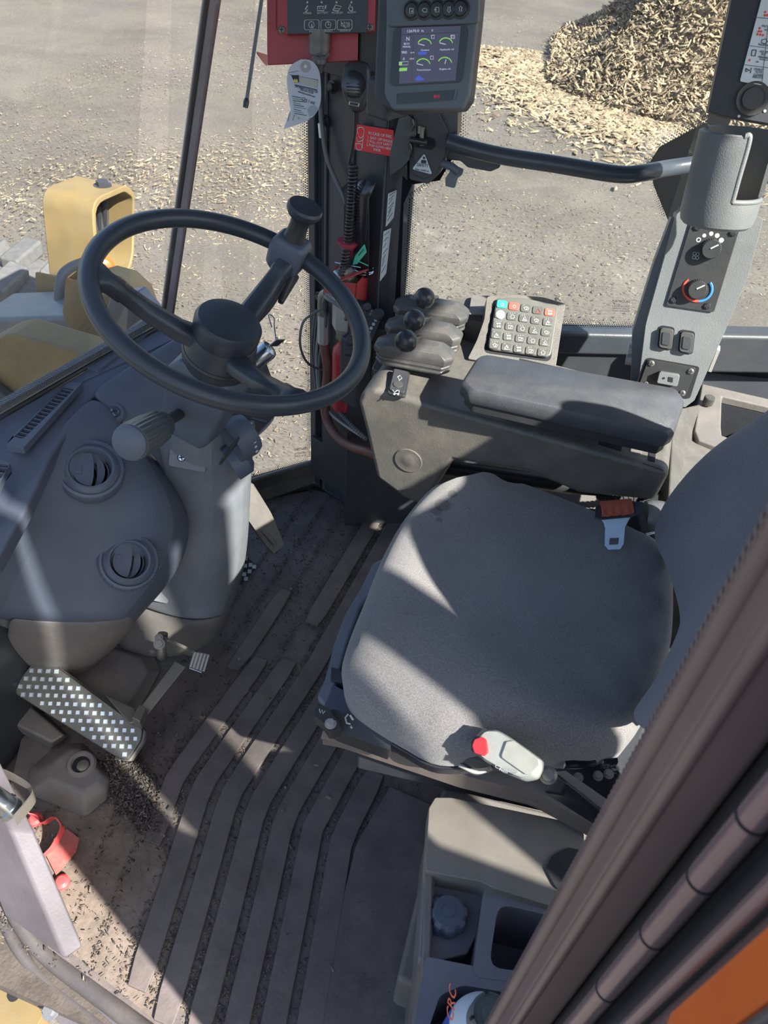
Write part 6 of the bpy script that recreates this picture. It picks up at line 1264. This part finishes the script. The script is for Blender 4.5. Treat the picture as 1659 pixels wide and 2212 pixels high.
# ------------------------------------------------------------------ door frame close to the camera
dp = struct('trim_8', prism([W(.095, .240, -.2), W(.128, .240, -.2), W(.128, .268, -.2), W(.088, .268, -.2)], (0, 0, 2.15)), seal_m, bevel=.006, seg=3)
link('seal_bead', tube([W(.089, .262, -.2), W(.089, .262, 1.93)], .0062, n=12, sm=False), seal_m, dp)
link('seal_bead', tube([W(.099, .240, -.2), W(.099, .240, 1.93)], .0045, n=12, sm=False), seal_m, dp)
tee = [boxm(W(.0842, .264, .2 + k * .0065), .003, .008, .003) for k in range(230)]
t = link('seal_teeth', join(tee), seal_m, dp, smooth=False); t['kind'] = 'stuff'
link('dark_channel', prism([W(.128, .205, -.2), W(.14, .205, -.2), W(.14, .262, -.2), W(.128, .262, -.2)], (0, 0, 2.13)), black_m, dp)
gh = thing('door_grab_tube', W(.118, .2, .9), 'shiny plum-brown tube along the door frame, with dark joint rings', 'tube')
link('tube', tube([W(.119, .2, -.1), W(.119, .2, 1.85)], .0072, n=20, sm=False), tube_m, gh)
for z in (.86, .99, 1.09, 1.17, 1.235): link('joint_ring', tube([W(.119, .2, z), W(.119, .2, z + .002)], .0076, n=20, sm=False), dark_m, gh)
for z in (.93, 1.06, 1.19): link('green_strip', boxm(W(.1305, .182, z), .002, .004, .03), mat('pale_green_tape' + str(int(z * 100)), (.4, .45, .36), .5, bump=0), gh)
ds = thing('door_frame_edge', W(.13, .16, .9), 'reddish-grey painted edge of the open door at the lower right', 'door frame')
link('channel', boxm(W(.134, .185, .9), .006, .04, 2.1), panel_m, ds)
link('bead', tube([W(.124, .170, -.1), W(.124, .170, 1.9)], .0038, n=12, sm=False), tube_m, ds)
link('skin', boxm(W(.132, .118, .9), .006, .10, 2.1), mat('door_skin', (.22, .15, .15), .22, .3, dust=.1), ds, bevel=.002)
link('edge_bead', tube([W(.128, .128, -.1), W(.128, .128, 1.9)], .0022, n=10, sm=False), lav_m, ds)
hang('orange_reflection', prism(rrect([W(.1275, .160, 1.10), W(.1275, .160, 1.26), W(.1275, .133, 1.30), W(.1275, .133, 1.08)], .2), (.0015, 0, 0)), mat('reflection_orange', (.85, .17, .03), .35), 'orange reflection painted as a patch on the door edge at the right border', 'panel')  # blurred orange reflection, put on the door as a flat coloured patch

# ------------------------------------------------------------------ left door post and sill at the lower left
lp = struct('trim_9', loft([[at(182, 2046, z=.03), at(140, 2075, z=.03), at(60, 2000, z=.03) + W(-.05, 0, 0), at(120, 1960, z=.03) + W(-.05, .01, 0)],
    [at(75, 1795, z=.22), at(20, 1790, z=.24), at(-80, 1760, z=.22), at(-10, 1700, z=.22)],
    [at(-10, 1620, z=.42), at(-60, 1640, z=.44), at(-160, 1600, z=.42), at(-100, 1560, z=.42)]]), lav_m, bevel=.006)
st_ = thing('door_striker', at(40, 1700, z=.34), 'bent steel door striker loop with a bolt at the left edge', 'bracket')
ex_ = [(-20, 1668), (5, 1660), (58, 1688), (69, 1706), (60, 1724), (28, 1762)]
l0 = [at(x, y, z=.36) for x, y in ex_]; wv = W(.0, -.002, -.026)
link('loop', loft([[p, p + wv, p + wv + W(.003, -.002, .001), p + W(.003, -.002, .001)] for p in smoothpath(l0, 5)]), worn_m, st_)
link('bolt', lathe(at(5, 1735, z=.35), (at(28, 1752, z=.33) - at(5, 1735, z=.35)), [(.017, -.03), (.017, .012), (.019, .012), (.019, .022), (.012, .022), (.011, .018)], 24), steel_m, st_)
def sill(nm, pts, r, m, lab, r2=None): return struct(nm, tube(A(*pts), r, n=14, r2=r2), m)
sill('trim_10', ((-60, 1780, .03), (0, 1900, .02), (50, 2000, .0), (110, 2070, -.02), (200, 2140, -.02), (330, 2240, -.02)), .016, mat('sill_rubber', (.055, .052, .058), .4, dust=.15), '')
sill('trim_11', ((-60, 1880, .0), (0, 1975, -.02), (40, 2050, -.03), (90, 2110, -.04), (200, 2200, -.04), (260, 2250, -.04)), .011, MATS['sill_rubber'], '')
sill('trim_12', ((20, 2050, -.04), (130, 2130, -.05), (260, 2240, -.05)), .008, mat('sill_blue', (.16, .19, .3), .25, .4), '')
struct('trim_13', prism(A((-20, 2010, -.06), (40, 2060, -.06), (120, 2120, -.06), (280, 2260, -.06), (180, 2260, -.06), (80, 2160, -.06), (20, 2080, -.06)), (0, 0, -.01)), lav_m)
link('sill_plate_edge', prism(A((120, 2090, -.02), (200, 2150, -.02), (330, 2260, -.02), (290, 2260, -.02)), (0, 0, -.008)), lav_m, bpy.data.objects['trim_13'])
for x, y in ((70, 2113), (98, 2148), (110, 2182)): bolt(at(x, y, z=-.05), (-.2, -.3, 1), .011, boom_m, bpy.data.objects['trim_13'])
hang('step_casting', prism(rrect(A((-30, 2090, -.3), (10, 2100, -.3), (70, 2160, -.3), (95, 2190, -.3), (60, 2250, -.3), (-30, 2250, -.3)), .2), (0, 0, -.06)), yellow_m, 'dirty yellow steel step corner at the bottom left', 'step', bevel=.01)
hang('step_hole', lathe(at(30, 2150, z=-.298), (0, 0, 1), [(.012, 0), (.012, .002)], 20), dark_m, 'round hole in the yellow step corner', 'hole')
# red strap handle riveted to the floor
rs = thing('red_strap', at(120, 1800, z=0), 'red rubber strap handle curling up from a riveted flap at the left', 'strap')
sp_ = smoothpath([at(66, 1762, z=.035), at(85, 1768, z=.03), at(96, 1782, z=.05), at(118, 1770, z=.09), at(130, 1778, z=.09), at(136, 1795, z=.07), at(118, 1830, z=.02), at(100, 1850, z=.0)], 6)
wv = W(.004, -.006, .026)
link('loop', loft([[p, p + wv, p + wv + W(.002, .002, 0), p + W(.002, .002, 0)] for p in sp_]), tagred_m, rs)
link('flap', prism(A((100, 1848, .004), (118, 1812, .004), (145, 1792, .004), (172, 1812, .004), (165, 1840, .004), (122, 1892, .004)), (0, 0, .003)), mat('flap_red', (.5, .07, .07), .6, dust=.4, scale=25), rs)
for x, y in ((76, 1768), (133, 1904)): link('rivet', lathe(at(x, y, z=.012), (0, 0, 1), [(.014, -.01), (.014, .0), (.009, .005), (.002, .006)], 20), tagred_m, rs)

# ------------------------------------------------------------------ lettering becomes solid mesh
bpy.context.view_layer.update(); dg = bpy.context.evaluated_depsgraph_get()
for o in [o for o in SC.objects if o.type == 'FONT']:
    me = bpy.data.meshes.new_from_object(o.evaluated_get(dg)); nm = o.name; par = o.parent; M = o.matrix_world.copy()
    bpy.data.objects.remove(o); 
    if not me.vertices: continue
    xs = [v.co.x for v in me.vertices]
    k = bpy.data.objects.new(nm, me); COL.objects.link(k)
    wgt = FONTW.get(nm)
    if wgt and max(xs) > 0:
        sx = wgt / (max(xs) * M.col[0].to_3d().length); M = M @ Matrix.Diagonal((sx, 1, 1, 1))
    k.matrix_world = M
    if par is not None: k.parent = par; k.matrix_parent_inverse = par.matrix_world.inverted()
